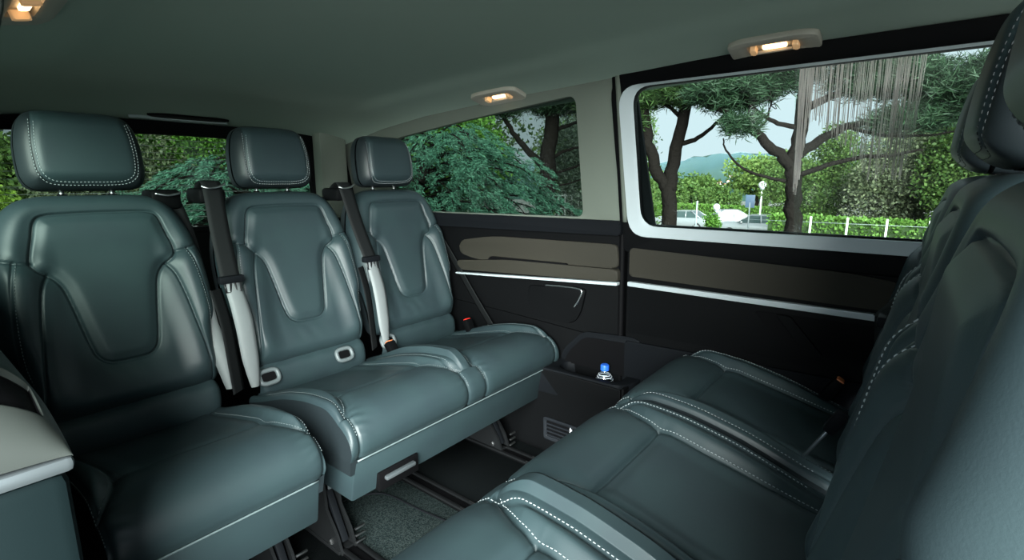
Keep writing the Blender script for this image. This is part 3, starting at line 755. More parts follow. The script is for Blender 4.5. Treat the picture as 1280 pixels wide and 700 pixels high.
# ------------------------------------------------------------------ seat belts
def belt(label, top, tongue, low, wdir=(1, 0, 0), width=.056, guide=True, lap='webbing_lit', ret=True, sg=1):
    t = tag(empty('seat_belt', low), label, 'seat belt', 'seat belts')
    L = Vector(low); T = Vector(top); G = Vector(tongue)
    up = [Vector(p) - L for p in cr([T + Vector((0, .09 * sg, -.03)), T + Vector((0, .035 * sg, .012)), T, (T * .5 + G * .5) + Vector((0, .006, 0)), G], 8)]
    strip('shoulder_webbing', up, wdir, width, 'webbing', t, cup=.001)
    lo = [Vector(p) - L for p in cr([G, G * .66 + L * .34 + Vector((.004, -.014, 0)), G * .3 + L * .7 + Vector((.0, -.012, 0)), L], 8)]
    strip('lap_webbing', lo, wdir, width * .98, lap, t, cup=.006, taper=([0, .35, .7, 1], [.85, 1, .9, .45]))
    lo2 = [p + Vector((-.045, .012, -.005)) for p in lo]
    if ret: strip('return_webbing', lo2[2:], (.8, .5, 0), width * .9, 'webbing', t)
    g = G - L
    tg = box('tongue', g.x - .036, g.x + .036, g.y - .016, g.y + .008, g.z - .010, g.z + .012, 'black2', t, .005)
    for dx in (-.016, .014):
        tube('tongue_loop', [g + Vector((dx - .008, -.012, -.008)), g + Vector((dx - .005, -.014, -.036)), g + Vector((dx + .007, -.014, -.036)), g + Vector((dx + .010, -.012, -.008))], .003, 'metal', tg, 6)
    if guide:
        gt = T - L
        gd = box('belt_guide', gt.x - .040, gt.x + .040, gt.y - .004, gt.y + .10, gt.z - .050, gt.z - .004, 'black', t, .012)
        tube('guide_edge', cr([gt + Vector((-.032, -.008, .002)), gt + Vector((-.015, -.016, -.004)), gt + Vector((.015, -.014, .0)), gt + Vector((.036, -.006, .010))], 5), .0035, 'steel', gd, 6)
    return t
belt('seat belt between the single rear seat and the bench, sheen painted in below its tongue', (.668, 1.695, 1.030), (.655, 1.600, .757), (.672, 1.545, .425))
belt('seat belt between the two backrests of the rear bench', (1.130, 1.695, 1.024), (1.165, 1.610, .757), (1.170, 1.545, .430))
b3 = belt('seat belt with chrome tongue at the right edge beside the foreground backrest', (1.195, -.085, .93), (1.195, .035, .785), (1.195, .055, .56), (.5, .5, .1), .045, False, 'webbing', False, -1)
for ch in list(b3.children):
    pass
# second strap behind the single seat shoulder
t = tag(empty('seat_belt', (.60, 1.56, .43)), 'slack strap with sheen painted on its lower part, hanging behind the right shoulder of the single rear seat', 'seat belt', 'seat belts')
P0 = Vector((.60, 1.56, .43))
strip('shoulder_webbing', [Vector(p) - P0 for p in cr([(.555, 1.80, 1.005), (.560, 1.755, 1.018), (.585, 1.755, .96), (.605, 1.74, .85), (.612, 1.71, .70)], 8)], (1, -.2, 0), .047, 'webbing', t)
strip('lap_webbing', [Vector(p) - P0 for p in cr([(.606, 1.665, .72), (.600, 1.64, .62), (.606, 1.595, .52), (.612, 1.575, .43)], 8)], (1, -.3, 0), .047, 'webbing_lit', t, cup=.007, taper=([0, .4, .7, 1], [.6, 1, .95, .5]))
gd = box('belt_guide', .52 - P0.x, .60 - P0.x, 1.74 - P0.y, 1.83 - P0.y, .965 - P0.z, 1.022 - P0.z, 'black', t, .012)
tube('guide_edge', [Vector(p) - P0 for p in cr([(.53, 1.735, 1.012), (.56, 1.728, 1.006), (.595, 1.735, 1.012)], 5)], .0035, 'steel', gd, 6)
# outer belt along the quarter panel
t = tag(empty('seat_belt', (1.62, 1.42, .42)), 'thin black strap running down the dark rear quarter panel', 'seat belt', 'seat belts')
P0 = Vector((1.62, 1.42, .42))
strip('shoulder_webbing', [Vector(p) - P0 for p in cr([(1.60, 1.80, .92), (1.62, 1.66, .74), (1.625, 1.52, .56), (1.61, 1.40, .44)], 8)], (.25, .8, -.3), .046, 'webbing', t)
# buckles
def buckle(x, y, z, m, label, tilt=-25):
    o = tag(empty('belt_buckle', (x, y, z)), label, 'buckle', 'belt buckles')
    o.rotation_euler = (math.radians(tilt), 0, 0)
    box('buckle_body', -.019, .019, -.014, .014, -.055, .012, 'black', o, .005)
    box('release_button', -.014, .014, -.010, .010, .008, .016, m, o, .003)
    return o
buckle(1.575, 1.50, .440, 'red', 'black belt buckle with red release button beside the quarter panel')
buckle(1.165, 1.515, .438, 'orange', 'belt buckle with orange button between the rear bench seats', -40)
buckle(1.585, .125, .505, 'orange', 'dark belt buckle at the rear of the single seat by the sliding door', 30)
# pale belt stalk by the foreground backrest
st = tag(empty('buckle_stalk', (1.155, .135, .478)), 'pale metal buckle stalk standing beside the foreground backrest', 'buckle')
box('stalk', -.008, .008, -.003, .003, 0, .085, 'silver', st, .002, Matrix.Rotation(math.radians(28), 3, 'X'), (0, 0, 0))
box('stalk_head', -.015, .015, -.012, .012, .080, .130, 'black2', st, .005, Matrix.Rotation(math.radians(28), 3, 'X'), (0, 0, 0))
# water bottle in the tray
bt = tag(empty('water_bottle', (1.605, .842, .256)), 'clear water bottle with blue cap standing in the side tray', 'bottle')
lathe('bottle_body', [(.029, 0), (.032, .006), (.032, .045), (.029, .055), (.032, .065), (.030, .080), (.018, .100), (.0125, .108), (.0125, .118)], 'bottle', bt, 24)
lathe('label_band', [(.0325, .012), (.0325, .042)], 'label', bt, 24)
lathe('cap', [(.0155, .110), (.0155, .128), (.0140, .131), (.0, .1315)], 'bluecap', bt, 24)
for k in (.068, .076, .086, .094):
    r = np.interp(k, [.065, .080, .100], [.032, .030, .018]) + .0004
    tube('body_rib', [(r * math.cos(a), r * math.sin(a), k) for a in np.linspace(0, 2 * PI, 24, endpoint=False)], .0012, 'label', bt, 5, closed=True)
M['reflection'] = leaf_mat('pale_reflection', (.75, .71, .67), (.95, .92, .88), transl=.5, gain=.85)
# added pale strands standing in for a reflection on the upper sliding pane
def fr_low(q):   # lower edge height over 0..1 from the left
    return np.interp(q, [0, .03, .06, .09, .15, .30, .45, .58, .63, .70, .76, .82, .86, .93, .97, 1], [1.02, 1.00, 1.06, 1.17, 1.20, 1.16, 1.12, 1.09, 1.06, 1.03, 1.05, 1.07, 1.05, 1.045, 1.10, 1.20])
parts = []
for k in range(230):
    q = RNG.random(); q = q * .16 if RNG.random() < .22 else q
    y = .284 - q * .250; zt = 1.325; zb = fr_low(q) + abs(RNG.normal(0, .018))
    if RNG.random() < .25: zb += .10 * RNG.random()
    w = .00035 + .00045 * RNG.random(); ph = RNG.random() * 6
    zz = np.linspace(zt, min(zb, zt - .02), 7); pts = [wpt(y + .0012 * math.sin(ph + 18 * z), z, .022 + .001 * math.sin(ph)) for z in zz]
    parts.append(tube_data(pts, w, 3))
V, Fc = merge(parts); fg = mesh('reflection_strands', V, Fc, 'reflection'); fg['kind'] = 'stuff'
tag(fg, 'added pale strands standing in for a reflection on the upper sliding door pane', 'reflection')
# ------------------------------------------------------------------ outdoors
M['asphalt'] = mat('pale_asphalt', (.15, .15, .145), .9, .2, var=(.7, (.125, .125, .12)))
M['bark'] = mat('dark_bark', (.006, .005, .0045), .95, .03, bump=(14, 1.0, .03))
M['bark2'] = mat('grey_brown_bark', (.022, .018, .015), .95, .05, bump=(14, 1.0, .03))
M['needle'] = leaf_mat('pine_needles', (.030, .080, .022), (.085, .170, .040))
M['needle_dk'] = leaf_mat('dark_pine_needles', (.018, .050, .026), (.050, .110, .050))
M['cedar'] = leaf_mat('blue_green_cedar', (.050, .170, .110), (.130, .330, .220), transl=.15)
M['bright'] = leaf_mat('bright_green_leaves', (.070, .220, .020), (.190, .420, .060), transl=.35)
M['lime'] = leaf_mat('yellow_green_leaves', (.180, .340, .030), (.330, .520, .070), transl=.35)
M['olive'] = leaf_mat('olive_leaves', (.085, .120, .060), (.240, .280, .150))
M['silverleaf'] = leaf_mat('silvery_leaves', (.110, .170, .120), (.300, .380, .300))
M['mid'] = leaf_mat('mid_green_leaves', (.060, .140, .030), (.160, .270, .060), transl=.3)
M['midlight'] = leaf_mat('light_green_leaves', (.130, .260, .050), (.290, .430, .110), transl=.35)
M['darkgreen'] = leaf_mat('deep_green_leaves', (.035, .080, .030), (.110, .180, .065))
M['hedge'] = leaf_mat('clipped_hedge', (.090, .230, .030), (.200, .390, .070), transl=.3)
M['hill'] = mat('forested_hill', (.018, .045, .040), .95, .1, var=(.02, (.030, .058, .046)))
M['wall_white'] = mat('white_house_wall', (.45, .44, .42), .8)
M['tile'] = mat('terracotta_roof', (.48, .20, .12), .8)
M['post'] = mat('pale_post', (.42, .44, .43), .6)
M['galv'] = mat('galvanised_post', (.22, .25, .27), .5)
M['globe'] = mat('white_globe', (.42, .44, .45), .4)
M['signblue'] = mat('blue_grey_sign', (.07, .11, .18), .5)
M['car_silver'] = mat('silver_car_paint', (.25, .265, .28), .3, .5, metal=.3, coat=.6)
M['car_white'] = mat('white_car_paint', (.21, .22, .23), .3, coat=.6)
M['car_blue'] = mat('dark_blue_car_paint', (.03, .06, .22), .3, coat=.6)
M['car_grey'] = mat('grey_blue_car_paint', (.22, .28, .36), .3, coat=.6)
M['car_glass'] = mat('car_glass', (.03, .05, .05), .08, .7)
M['tyre'] = mat('tyre_rubber', (.015, .015, .016), .8)
M['lamp_red'] = mat('red_tail_lamp', (.5, .03, .03), .3)
M['lamp_clear'] = mat('clear_headlamp', (.8, .82, .85), .15)

def gz(x, y):
    r = np.hypot(x, y); return -.62 - 1.95 * sstep(5, 30, r)
# ground: one sloping paved surface falling towards the car park
rr = np.r_[np.linspace(0, 60, 40), np.linspace(70, 640, 24)]; aa = np.linspace(0, 2 * PI, 73)[:-1]; V = []; Fc = []
for r in rr:
    for a in aa: V.append((r * math.sin(a), r * math.cos(a), float(gz(r, 0)) - (0 if r < 100 else (r - 100) * .04)))
na = len(aa)
for i in range(len(rr) - 1):
    for k in range(na): Fc.append((i * na + k, (i + 1) * na + k, (i + 1) * na + (k + 1) % na, i * na + (k + 1) % na))
struct(mesh('ground', V, Fc, 'asphalt', None, smooth=True), 'pale asphalt ground sloping down to the car park')

def unit(n):
    v = RNG.normal(size=(n, 3)); return v / np.linalg.norm(v, axis=1, keepdims=True)
def leaf_mesh(name, P, size, m, parent, aspect=.55, droop=0.0, dirs=None, jitter=.35):
    """each leaf a folded kite of two triangles"""
    n = len(P); d = unit(n) if dirs is None else dirs + jitter * unit(n)
    d[:, 2] -= droop; d /= np.linalg.norm(d, axis=1, keepdims=True)
    u = unit(n); s = np.cross(d, u); s /= np.maximum(np.linalg.norm(s, axis=1, keepdims=True), 1e-6); nn = np.cross(s, d)
    L = (size * (.6 + .8 * RNG.random(n)))[:, None]
    a = P; b = P + d * L * .5 + s * L * aspect * .5 + nn * L * .08; c = P + d * L; e = P + d * L * .5 - s * L * aspect * .5 + nn * L * .08
    V = np.stack([a, b, c, e], 1).reshape(-1, 3); i = np.arange(n) * 4
    F_ = np.stack([i, i + 1, i + 2, i + 3], 1)
    me = bpy.data.meshes.new(name); me.vertices.add(len(V)); me.vertices.foreach_set('co', V.astype(np.float32).ravel())
    me.loops.add(4 * n); me.loops.foreach_set('vertex_index', F_.astype(np.int32).ravel())
    me.polygons.add(n); me.polygons.foreach_set('loop_start', (np.arange(n) * 4).astype(np.int32)); me.polygons.foreach_set('loop_total', np.full(n, 4, np.int32))
    me.update(calc_edges=True); return link(name, me, m, parent)
def blob_points(c, rad, nblob, n, lump=.38, low=-.6):
    c = np.array(c); rad = np.array(rad); B = unit(nblob) * (RNG.random((nblob, 1)) ** .4) * .72; B = B[B[:, 2] > low] if (B[:, 2] > low).any() else B
    k = RNG.integers(0, len(B), n); p = B[k] + unit(n) * lump * (RNG.random((n, 1)) ** .25) * (.7 + .6 * RNG.random((len(B), 1)))[k]
    return c + p * rad
def trunk_tube(name, pts, r, m, parent, taper=.5, seg=9):
    P = cr(pts, 5); n = len(P); P = P + RNG.normal(0, r * .12, P.shape)
    return tube(name, P, r, m, parent, seg, taper=np.linspace(1, taper, n))
def bushy(name, label, cat, c, rad, m, n=5000, size=.16, group=None, nblob=26, trunk=True, aspect=.6, low=-.6):
    g = float(gz(c[0], c[1])); t = tag(empty(name, (c[0], c[1], g)), label, cat, group); loc = np.array([0, 0, c[2] - g])
    leaf_mesh('foliage', blob_points(loc, rad, nblob, n, low=low), size, m, t, aspect)
    if trunk: trunk_tube('trunk', [(0, 0, -.1), (.03 * rad[0], 0, loc[2] * .5), (0, .03 * rad[1], loc[2])], .05 * rad[0] + .05, 'bark2', t)
    return t
# umbrella pines: forked trunks, limbs, flat canopies of needle tufts
def tufts(name, centers, m, parent, nper=26, ln=.20, spread=.12, up=.25):
    n = len(centers) * nper; P = np.repeat(centers, nper, 0) + RNG.normal(0, spread * .35, (n, 3)); d = unit(n); d[:, 2] = d[:, 2] * .6 + up
    return leaf_mesh(name, P, ln, m, parent, aspect=.09, dirs=d, jitter=.1)
def pine(label, base, trunkpts, limbs, clusters, m, ntuft, r0, nper=40, ln=.15, cz=.35):
    t = tag(empty('umbrella_pine', base), label, 'tree', 'umbrella pines'); B = np.array(base); LP = []
    for k, (pts, r, tp) in enumerate(trunkpts): trunk_tube('trunk', [np.array(p) - B for p in pts], r, 'bark', t, tp)
    for pts, r in limbs:
        Q = [np.array(p) - B for p in pts]; trunk_tube('branch', Q, r, 'bark', t, .35, 7); LP.append(cr(Q, 6))
    C_ = []
    for (c, rad, w) in clusters:
        k = int(ntuft * w); p = unit(k) * (RNG.random((k, 1)) ** .33) * np.array(rad); C_.append(np.array(c) - B + p)
    C_ = np.vstack(C_)
    # twigs from the limbs towards tufts
    parts = []; A = np.vstack(LP)
    for q in C_[::6]:
        j = np.argmin(np.linalg.norm(A - q, axis=1)); a = A[j]; mid = (a + q) / 2 + RNG.normal(0, .05, 3) + np.array([0, 0, -.06])
        parts.append(tube_data(cr([a, mid, q], 3), .010, 4, taper=np.linspace(1, .3, 7)))
    V, Fc = merge(parts); tw = mesh('twigs', V, Fc, 'bark', t); tw['kind'] = 'stuff'
    tufts('needles', C_, m, t, nper, ln)
    return t
pine('umbrella pine with forked trunk at the left of the sliding door window', (10.25, 4.0, -1.2),
     [([(10.25, 4.0, -1.4), (10.25, 4.0, -.2), (10.21, 4.08, .95)], .17, .85),
      ([(10.21, 4.10, .85), (10.10, 4.35, 1.4), (10.02, 4.55, 2.1), (9.95, 4.7, 3.2)], .13, .7),
      ([(10.21, 4.06, .85), (10.24, 3.98, 1.5), (10.30, 3.88, 2.3), (10.4, 3.7, 3.4)], .14, .7)],
     [([(10.27, 3.93, 1.75), (10.35, 3.6, 1.85), (10.4, 3.3, 2.1), (10.5, 2.9, 2.6)], .055), ([(10.3, 3.88, 2.2), (10.2, 4.2, 2.5), (10.1, 4.7, 2.75)], .05),
      ([(10.0, 4.6, 2.2), (9.9, 5.1, 2.35), (9.8, 5.6, 2.6)], .05), ([(10.35, 3.8, 2.6), (10.5, 3.3, 2.9), (10.6, 2.6, 3.1)], .06)],
     [((10.1, 4.3, 2.85), (.9, 1.0, .40), .34), ((10.5, 3.3, 2.85), (.9, .9, .38), .30), ((9.9, 5.2, 2.75), (.8, .9, .45), .18), ((10.2, 4.0, 3.5), (1.6, 2.2, .5), .26), ((9.95, 4.85, 2.15), (.3, .35, .30), .04)],
     'needle', 1700, .2)
pine('dark umbrella pine with long side limbs in the middle of the sliding door window', (9.85, 1.70, -1.1),
     [([(9.85, 1.68, -1.3), (9.85, 1.70, 0), (9.84, 1.76, .9), (9.84, 1.78, 1.6), (9.86, 1.74, 2.4), (9.9, 1.7, 3.6)], .15, .6)],
     [([(9.84, 1.78, 1.25), (9.6, 2.05, 1.55), (9.4, 2.40, 1.88), (9.2, 2.9, 2.25), (9.0, 3.3, 2.5)], .10),
      ([(9.84, 1.80, 1.02), (9.65, 2.15, 1.10), (9.5, 2.5, 1.25), (9.35, 2.75, 1.55), (9.3, 2.8, 1.75)], .032),
      ([(9.45, 2.35, 1.85), (9.5, 2.2, 2.0), (9.5, 2.15, 2.25)], .03),
      ([(9.84, 1.78, 1.9), (9.6, 2.1, 2.0), (9.3, 2.35, 2.2), (9.1, 2.6, 2.5)], .045),
      ([(9.85, 1.74, 1.45), (9.95, 1.35, 1.75), (10, .9, 1.95), (10, .4, 2.05)], .09), ([(9.85, 1.76, 1.1), (9.9, 1.4, 1.25), (10, .9, 1.40), (10, .5, 1.42), (10, .1, 1.5)], .05),
      ([(9.86, 1.74, 2.2), (9.9, 1.2, 2.4), (10, .5, 2.5), (10, -.4, 2.5)], .07), ([(9.9, 1.1, 1.9), (9.95, .7, 1.75), (10, .2, 1.7), (10, -.3, 1.75)], .035),
      ([(9.86, 1.74, 2.7), (9.6, 2.4, 2.9), (9.4, 3.0, 3.0)], .07)],
     [((9.3, 2.7, 2.55), (.7, .75, .35), .26), ((9.5, 2.1, 2.75), (.6, .6, .35), .16), ((9.9, 1.6, 3.1), (1.4, 1.6, .4), .16), ((10, .7, 2.55), (.7, .8, .30), .16), ((10, -.3, 2.35), (.7, .7, .40), .16), ((9.2, 2.5, 1.95), (.3, .35, .16), .04), ((10, .3, 1.95), (.5, .6, .20), .06)],
     'needle_dk', 1500, .2)
pine('tall pine with dark trunk and bare low limbs behind the cedar', (10.65, 7.45, -1.3),
     [([(10.65, 7.45, -1.4), (10.66, 7.44, .3), (10.70, 7.38, 1.6), (10.76, 7.30, 2.8), (10.8, 7.2, 4.2)], .24, .6)],
     [([(10.68, 7.4, 1.3), (10.35, 7.8, 1.8), (10.1, 8.1, 2.3), (9.9, 8.4, 2.8)], .10), ([(10.7, 7.38, 1.5), (10.95, 7.05, 1.75), (11.3, 6.6, 1.9), (11.6, 6.2, 2.05)], .05),
      ([(10.68, 7.4, 1.15), (11.0, 7.0, 1.3), (11.4, 6.5, 1.55), (11.7, 6.1, 1.8)], .04), ([(10.74, 7.33, 2.2), (11.1, 6.9, 2.4), (11.5, 6.4, 2.6)], .06), ([(10.76, 7.3, 2.6), (10.4, 7.7, 3.0), (10.1, 8.2, 3.2)], .07),
      ([(10.68, 7.4, .9), (11.0, 7.0, .95), (11.35, 6.6, 1.15)], .03)],
     [((10.8, 7.2, 2.95), (.9, .9, .4), .30), ((11.5, 6.4, 2.75), (.6, .6, .35), .20), ((10.0, 8.2, 2.9), (.6, .6, .4), .20), ((10.7, 7.4, 3.8), (1.5, 1.5, .5), .24), ((11.5, 6.3, 1.95), (.35, .4, .15), .06)],
     'needle_dk', 1200, .24)
# spreading cedar
def cedar(label, loc, sc, nb):
    ct = tag(empty('blue_cedar', loc), label, 'tree', 'blue green cedars')
    trunk_tube('trunk', [(0, 0, -.1), (.05, 0, 1.0 * sc), (.4 * sc, -.35 * sc, 2.3 * sc)], .16 * sc, 'bark', ct)
    C_ = []; D_ = []; BR = []
    for k in range(nb):
        h = (.15 + 2.35 * (k / nb) ** .9) * sc; a = k * 2.399 + RNG.normal(0, .2); R = sc * 3.1 * (1 - (h / sc / 2.75) ** 1.5) ** .8 * (.75 + .4 * RNG.random()) + .25
        dx, dy = math.cos(a), math.sin(a); off = sc * np.array([.42, -.36, 0]) * (h / sc / 2.4)
        line = cr([off + np.array([0, 0, h]), off + np.array([dx * R * .5, dy * R * .5, h + .16]), off + np.array([dx * R * .85, dy * R * .85, h + .04]), off + np.array([dx * R, dy * R, h - .18])], 6)
        BR.append(tube_data(line, .018, 4, taper=np.linspace(1, .3, len(line))))
        for t_ in np.linspace(.28, 1, int(7 + R * 5)):
            p = line[min(int(t_ * (len(line) - 1)), len(line) - 1)] + RNG.normal(0, [.17, .17, .03]); C_.append(p); D_.append((dx + RNG.normal(0, .5), dy + RNG.normal(0, .5), -.15))
    V, Fc = merge(BR); o = mesh('branches', V, Fc, 'bark', ct); o['kind'] = 'stuff'
    C_ = np.array(C_); D_ = np.array(D_); D_ /= np.linalg.norm(D_, axis=1, keepdims=True); npf = 85
    P = np.repeat(C_, npf, 0); d = np.repeat(D_, npf, 0); t_ = RNG.random((len(P), 1)); s_ = np.cross(d, [0, 0, 1.]); 
    P = P + d * t_ * .22 + s_ * RNG.normal(0, .05, (len(P), 1)) * (1.2 - t_) + np.array([0, 0, -1.]) * (t_ ** 2 * .12 - .02) + RNG.normal(0, .012, P.shape)
    leaf_mesh('boughs', P, .055, 'cedar', ct, aspect=.20, dirs=d * .8 + s_ * RNG.normal(0, .6, (len(P), 1)), droop=.35, jitter=.35)
cedar('wide blue green cedar with drooping boughs outside the quarter window', (5.5, 6.7, -.75), 1.0, 105)
cedar('smaller blue green cedar low in the rear window', (2.95, 7.3, -.75), .78, 70)
# shrubs and trees beyond the rear and quarter windows
bushy('bright_shrub', 'bright green shrub rising behind the cedar in the quarter window', 'shrub', (8.1, 8.2, 1.55), (1.5, 1.5, 1.6), 'bright', 22000, .075)
bushy('bright_shrub', 'bright green bush glowing at the right of the rear window', 'shrub', (3.55, 9.6, 1.75), (1.25, 1.1, 1.0), 'bright', 20000, .055)
bushy('olive_shrub', 'dull olive shrub behind the first headrest in the rear window', 'shrub', (2.1, 8.6, .95), (1.0, .9, 1.5), 'olive', 22000, .05)
bushy('lime_bush', 'yellow green bush low at the left edge of the rear window', 'shrub', (1.05, 8.6, .45), (.65, .7, .62), 'lime', 9000, .045)
bushy('garden_tree', 'mid green tree at the left edge of the rear window', 'tree', (1.75, 14.5, .9), (1.6, 1.6, 1.6), 'mid', 14000, .10)
bushy('silver_tree', 'silvery leaved tree at the right end of the quarter window', 'tree', (14.5, 8.3, 1.2), (2.0, 2.0, 2.6), 'silverleaf', 20000, .085)
bushy('backdrop_tree', 'tall dark tree behind the quarter window shrubs', 'tree', (12.0, 14.0, 3.0), (4.5, 4.0, 4.6), 'darkgreen', 24000, .18)
bushy('backdrop_tree', 'dark broad tree behind the rear window shrubs', 'tree', (4.6, 15.5, 2.2), (2.7, 2.5, 3.6), 'darkgreen', 16000, .17)
bushy('backdrop_tree', 'dull green tree far behind the silvery leaves', 'tree', (21.0, 11.5, 2.0), (4.0, 3.2, 4.6), 'mid', 20000, .16)
# car park trees
bushy('park_tree', 'rounded light green tree below the blue hills', 'tree', (66.0, 22.8, -.4), (4.0, 3.8, 2.6), 'mid', 6000, .42, 'car park trees')
bushy('park_tree', 'bright rounded pine standing right of the blue hills', 'tree', (66.5, 15.6, 1.3), (4.0, 4.2, 3.0), 'midlight', 8000, .40, 'car park trees')
bushy('park_tree', 'lower green tree left of the globe lamp', 'tree', (63.0, 19.2, -1.2), (2.6, 2.8, 1.5), 'mid', 4000, .36, 'car park trees')
bushy('park_tree', 'leafy tree behind the dark pine trunk', 'tree', (62.0, 10.8, 1.0), (3.0, 3.6, 3.0), 'midlight', 6000, .40, 'car park trees')
bushy('park_tree', 'far left green tree behind the forked pine', 'tree', (62.0, 29.0, -.3), (3.6, 3.6, 2.6), 'mid', 5000, .42, 'car park trees')
for i, (x, y, z, r, m, lb) in enumerate([(30, 4.2, 1.0, (2.6, 2.6, 3.0), 'mid', 'loose green tree behind the pale reflection strands'), (27, .6, 1.3, (2.6, 2.8, 3.2), 'olive', 'dull green tree above the pale fence posts'),
                            (25, -2.2, 1.6, (2.6, 2.6, 3.6), 'mid', 'dark tree right of the reflection strands'), (22, -4.6, 1.7, (2.4, 2.4, 3.8), 'mid', 'green tree beside the foreground headrest'), (44, 1.6, 3.4, (4, 4.4, 5.4), 'darkgreen', 'tall dark tree at the back of the car park')]):
    bushy('roadside_tree', lb, 'tree', (x, y, z), r, m, 24000, .13, 'trees behind the fence')
sm = bushy('young_tree', 'small young tree between the parked cars', 'tree', (28.0, 8.7, -1.15), (.55, .55, .50), 'bright', 2200, .11)
for k in range(9):
    f_ = k / 8; x, y = 53 + 1.5 * f_, 27 - 20 * f_
    t = tag(empty('cypress', (x, y, float(gz(x, y)))), 'slim clipped cypress in the row behind the hedge', 'tree', 'row of slim cypresses')
    leaf_mesh('foliage', blob_points((0, 0, 1.6), (.42, .42, 1.7), 12, 900), .22, 'mid', t); trunk_tube('trunk', [(0, 0, 0), (0, 0, 1), (0, 0, 2)], .08, 'bark2', t)
def hedge(label, a, b, w, h, n, size):
    a = np.array(a); b = np.array(b); c = (a + b) / 2; g = float(gz(c[0], c[1])); t = tag(empty('hedge', (c[0], c[1], g)), label, 'hedge', 'clipped hedges')
    d = b - a; L = np.hypot(*d); d = d / L; p = np.array([-d[1], d[0]]); u = (RNG.random(n) - .5) * L; face = RNG.random(n)
    v = np.where(face < .55, np.sign(RNG.random(n) - .5) * w / 2, (RNG.random(n) - .5) * w); z = np.where(face < .55, RNG.random(n) * h, h) + RNG.normal(0, .03, n)
    leaf_mesh('foliage', np.stack([u * d[0] + v * p[0], u * d[1] + v * p[1], z], 1), size, 'hedge', t, .7)
    q = [(u_ * d[0] + v_ * p[0], u_ * d[1] + v_ * p[1], zz) for u_ in (-L / 2, L / 2) for v_ in (-w * .46, w * .46) for zz in (0, h * .97)]
    mesh('core', q, [(0, 1, 3, 2), (4, 6, 7, 5), (0, 4, 5, 1), (2, 3, 7, 6), (1, 5, 7, 3), (0, 2, 6, 4)], 'darkgreen', t)
hedge('long clipped hedge behind the parked cars', (50, 24), (46, 5.5), 1.2, 1.25, 16000, .22)
hedge('clipped hedge behind the pale fence posts at the right', (24.5, 5.0), (22.0, -5.0), 1.0, 1.75, 14000, .13)
# fence of pale posts and wires
ft = tag(empty('wire_fence', (20.5, .6, float(gz(20.5, .6)))), 'wire fence with pale posts in front of the right hedge', 'fence')
for k in range(6):
    y = -3.0 + k * 1.08; box('fence_post', -.03, .03, y - .03, y + .03, 0, 1.75, 'post', ft, .005)
for k in range(4): tube('fence_wire', [(0, -3.3, .35 + k * .4), (0, 5, .35 + k * .4)], .006, 'galv', ft, 5)
ft = tag(empty('picket_fence', (13.6, 8.6, float(gz(13.6, 8.6)))), 'low pale fence at the lower right corner of the quarter window', 'fence')
for k in range(14):
    q = k * .21; box('fence_post', q * .5 - .02, q * .5 + .02, -q * .85 + .6 - .02, -q * .85 + .62, 0, 2.05, 'post', ft, .004)
for zz in (1.2, 1.6, 2.0): tube('fence_rail', [(-.1, .7, zz), (1.5, -1.85, zz)], .022, 'post', ft, 6)
# posts, lamps, sign
def globe_lamp(x, y, ztop, label):
    g = float(gz(x, y)); h = ztop - g; t = tag(empty('globe_lamp', (x, y, g)), label, 'street lamp', 'globe street lamps')
    tube('pole', [(0, 0, 0), (0, 0, h - .3)], .055, 'post', t, 10, taper=[1.2, .9])
    lathe('globe', [(.02, -.30), (.14, -.25), (.25, -.10), (.27, .05), (.22, .17), (.10, .26), (.01, .28)], 'globe', t, 18, (0, 0, h - .06))
    lathe('collar', [(.09, 0), (.16, .05), (.10, .10)], 'galv', t, 14, (0, 0, h - .40)); return t
globe_lamp(40.9, 9.3, .75, 'taller white globe lamp behind the silver saloon'); globe_lamp(42.0, 12.75, -1.0, 'shorter white globe lamp left of the young tree')
t = tag(empty('sign_post', (33, 8.1, float(gz(33, 8)))), 'grey pole with a blue sign plate in the car park', 'sign'); tube('pole', [(0, 0, 0), (0, 0, 2.3)], .04, 'galv', t, 8); box('sign_plate', -.02, .02, -.26, .26, 2.0, 2.75, 'signblue', t, .005)
t = tag(empty('steel_post', (31, 10.55, float(gz(31, 10.55)))), 'plain grey steel post left of the young tree', 'post'); tube('pole', [(0, 0, 0), (0, 0, 2.35)], .05, 'galv', t, 8); lathe('cap', [(.06, 0), (.05, .05), (.0, .07)], 'galv', t, 8, (0, 0, 2.34))
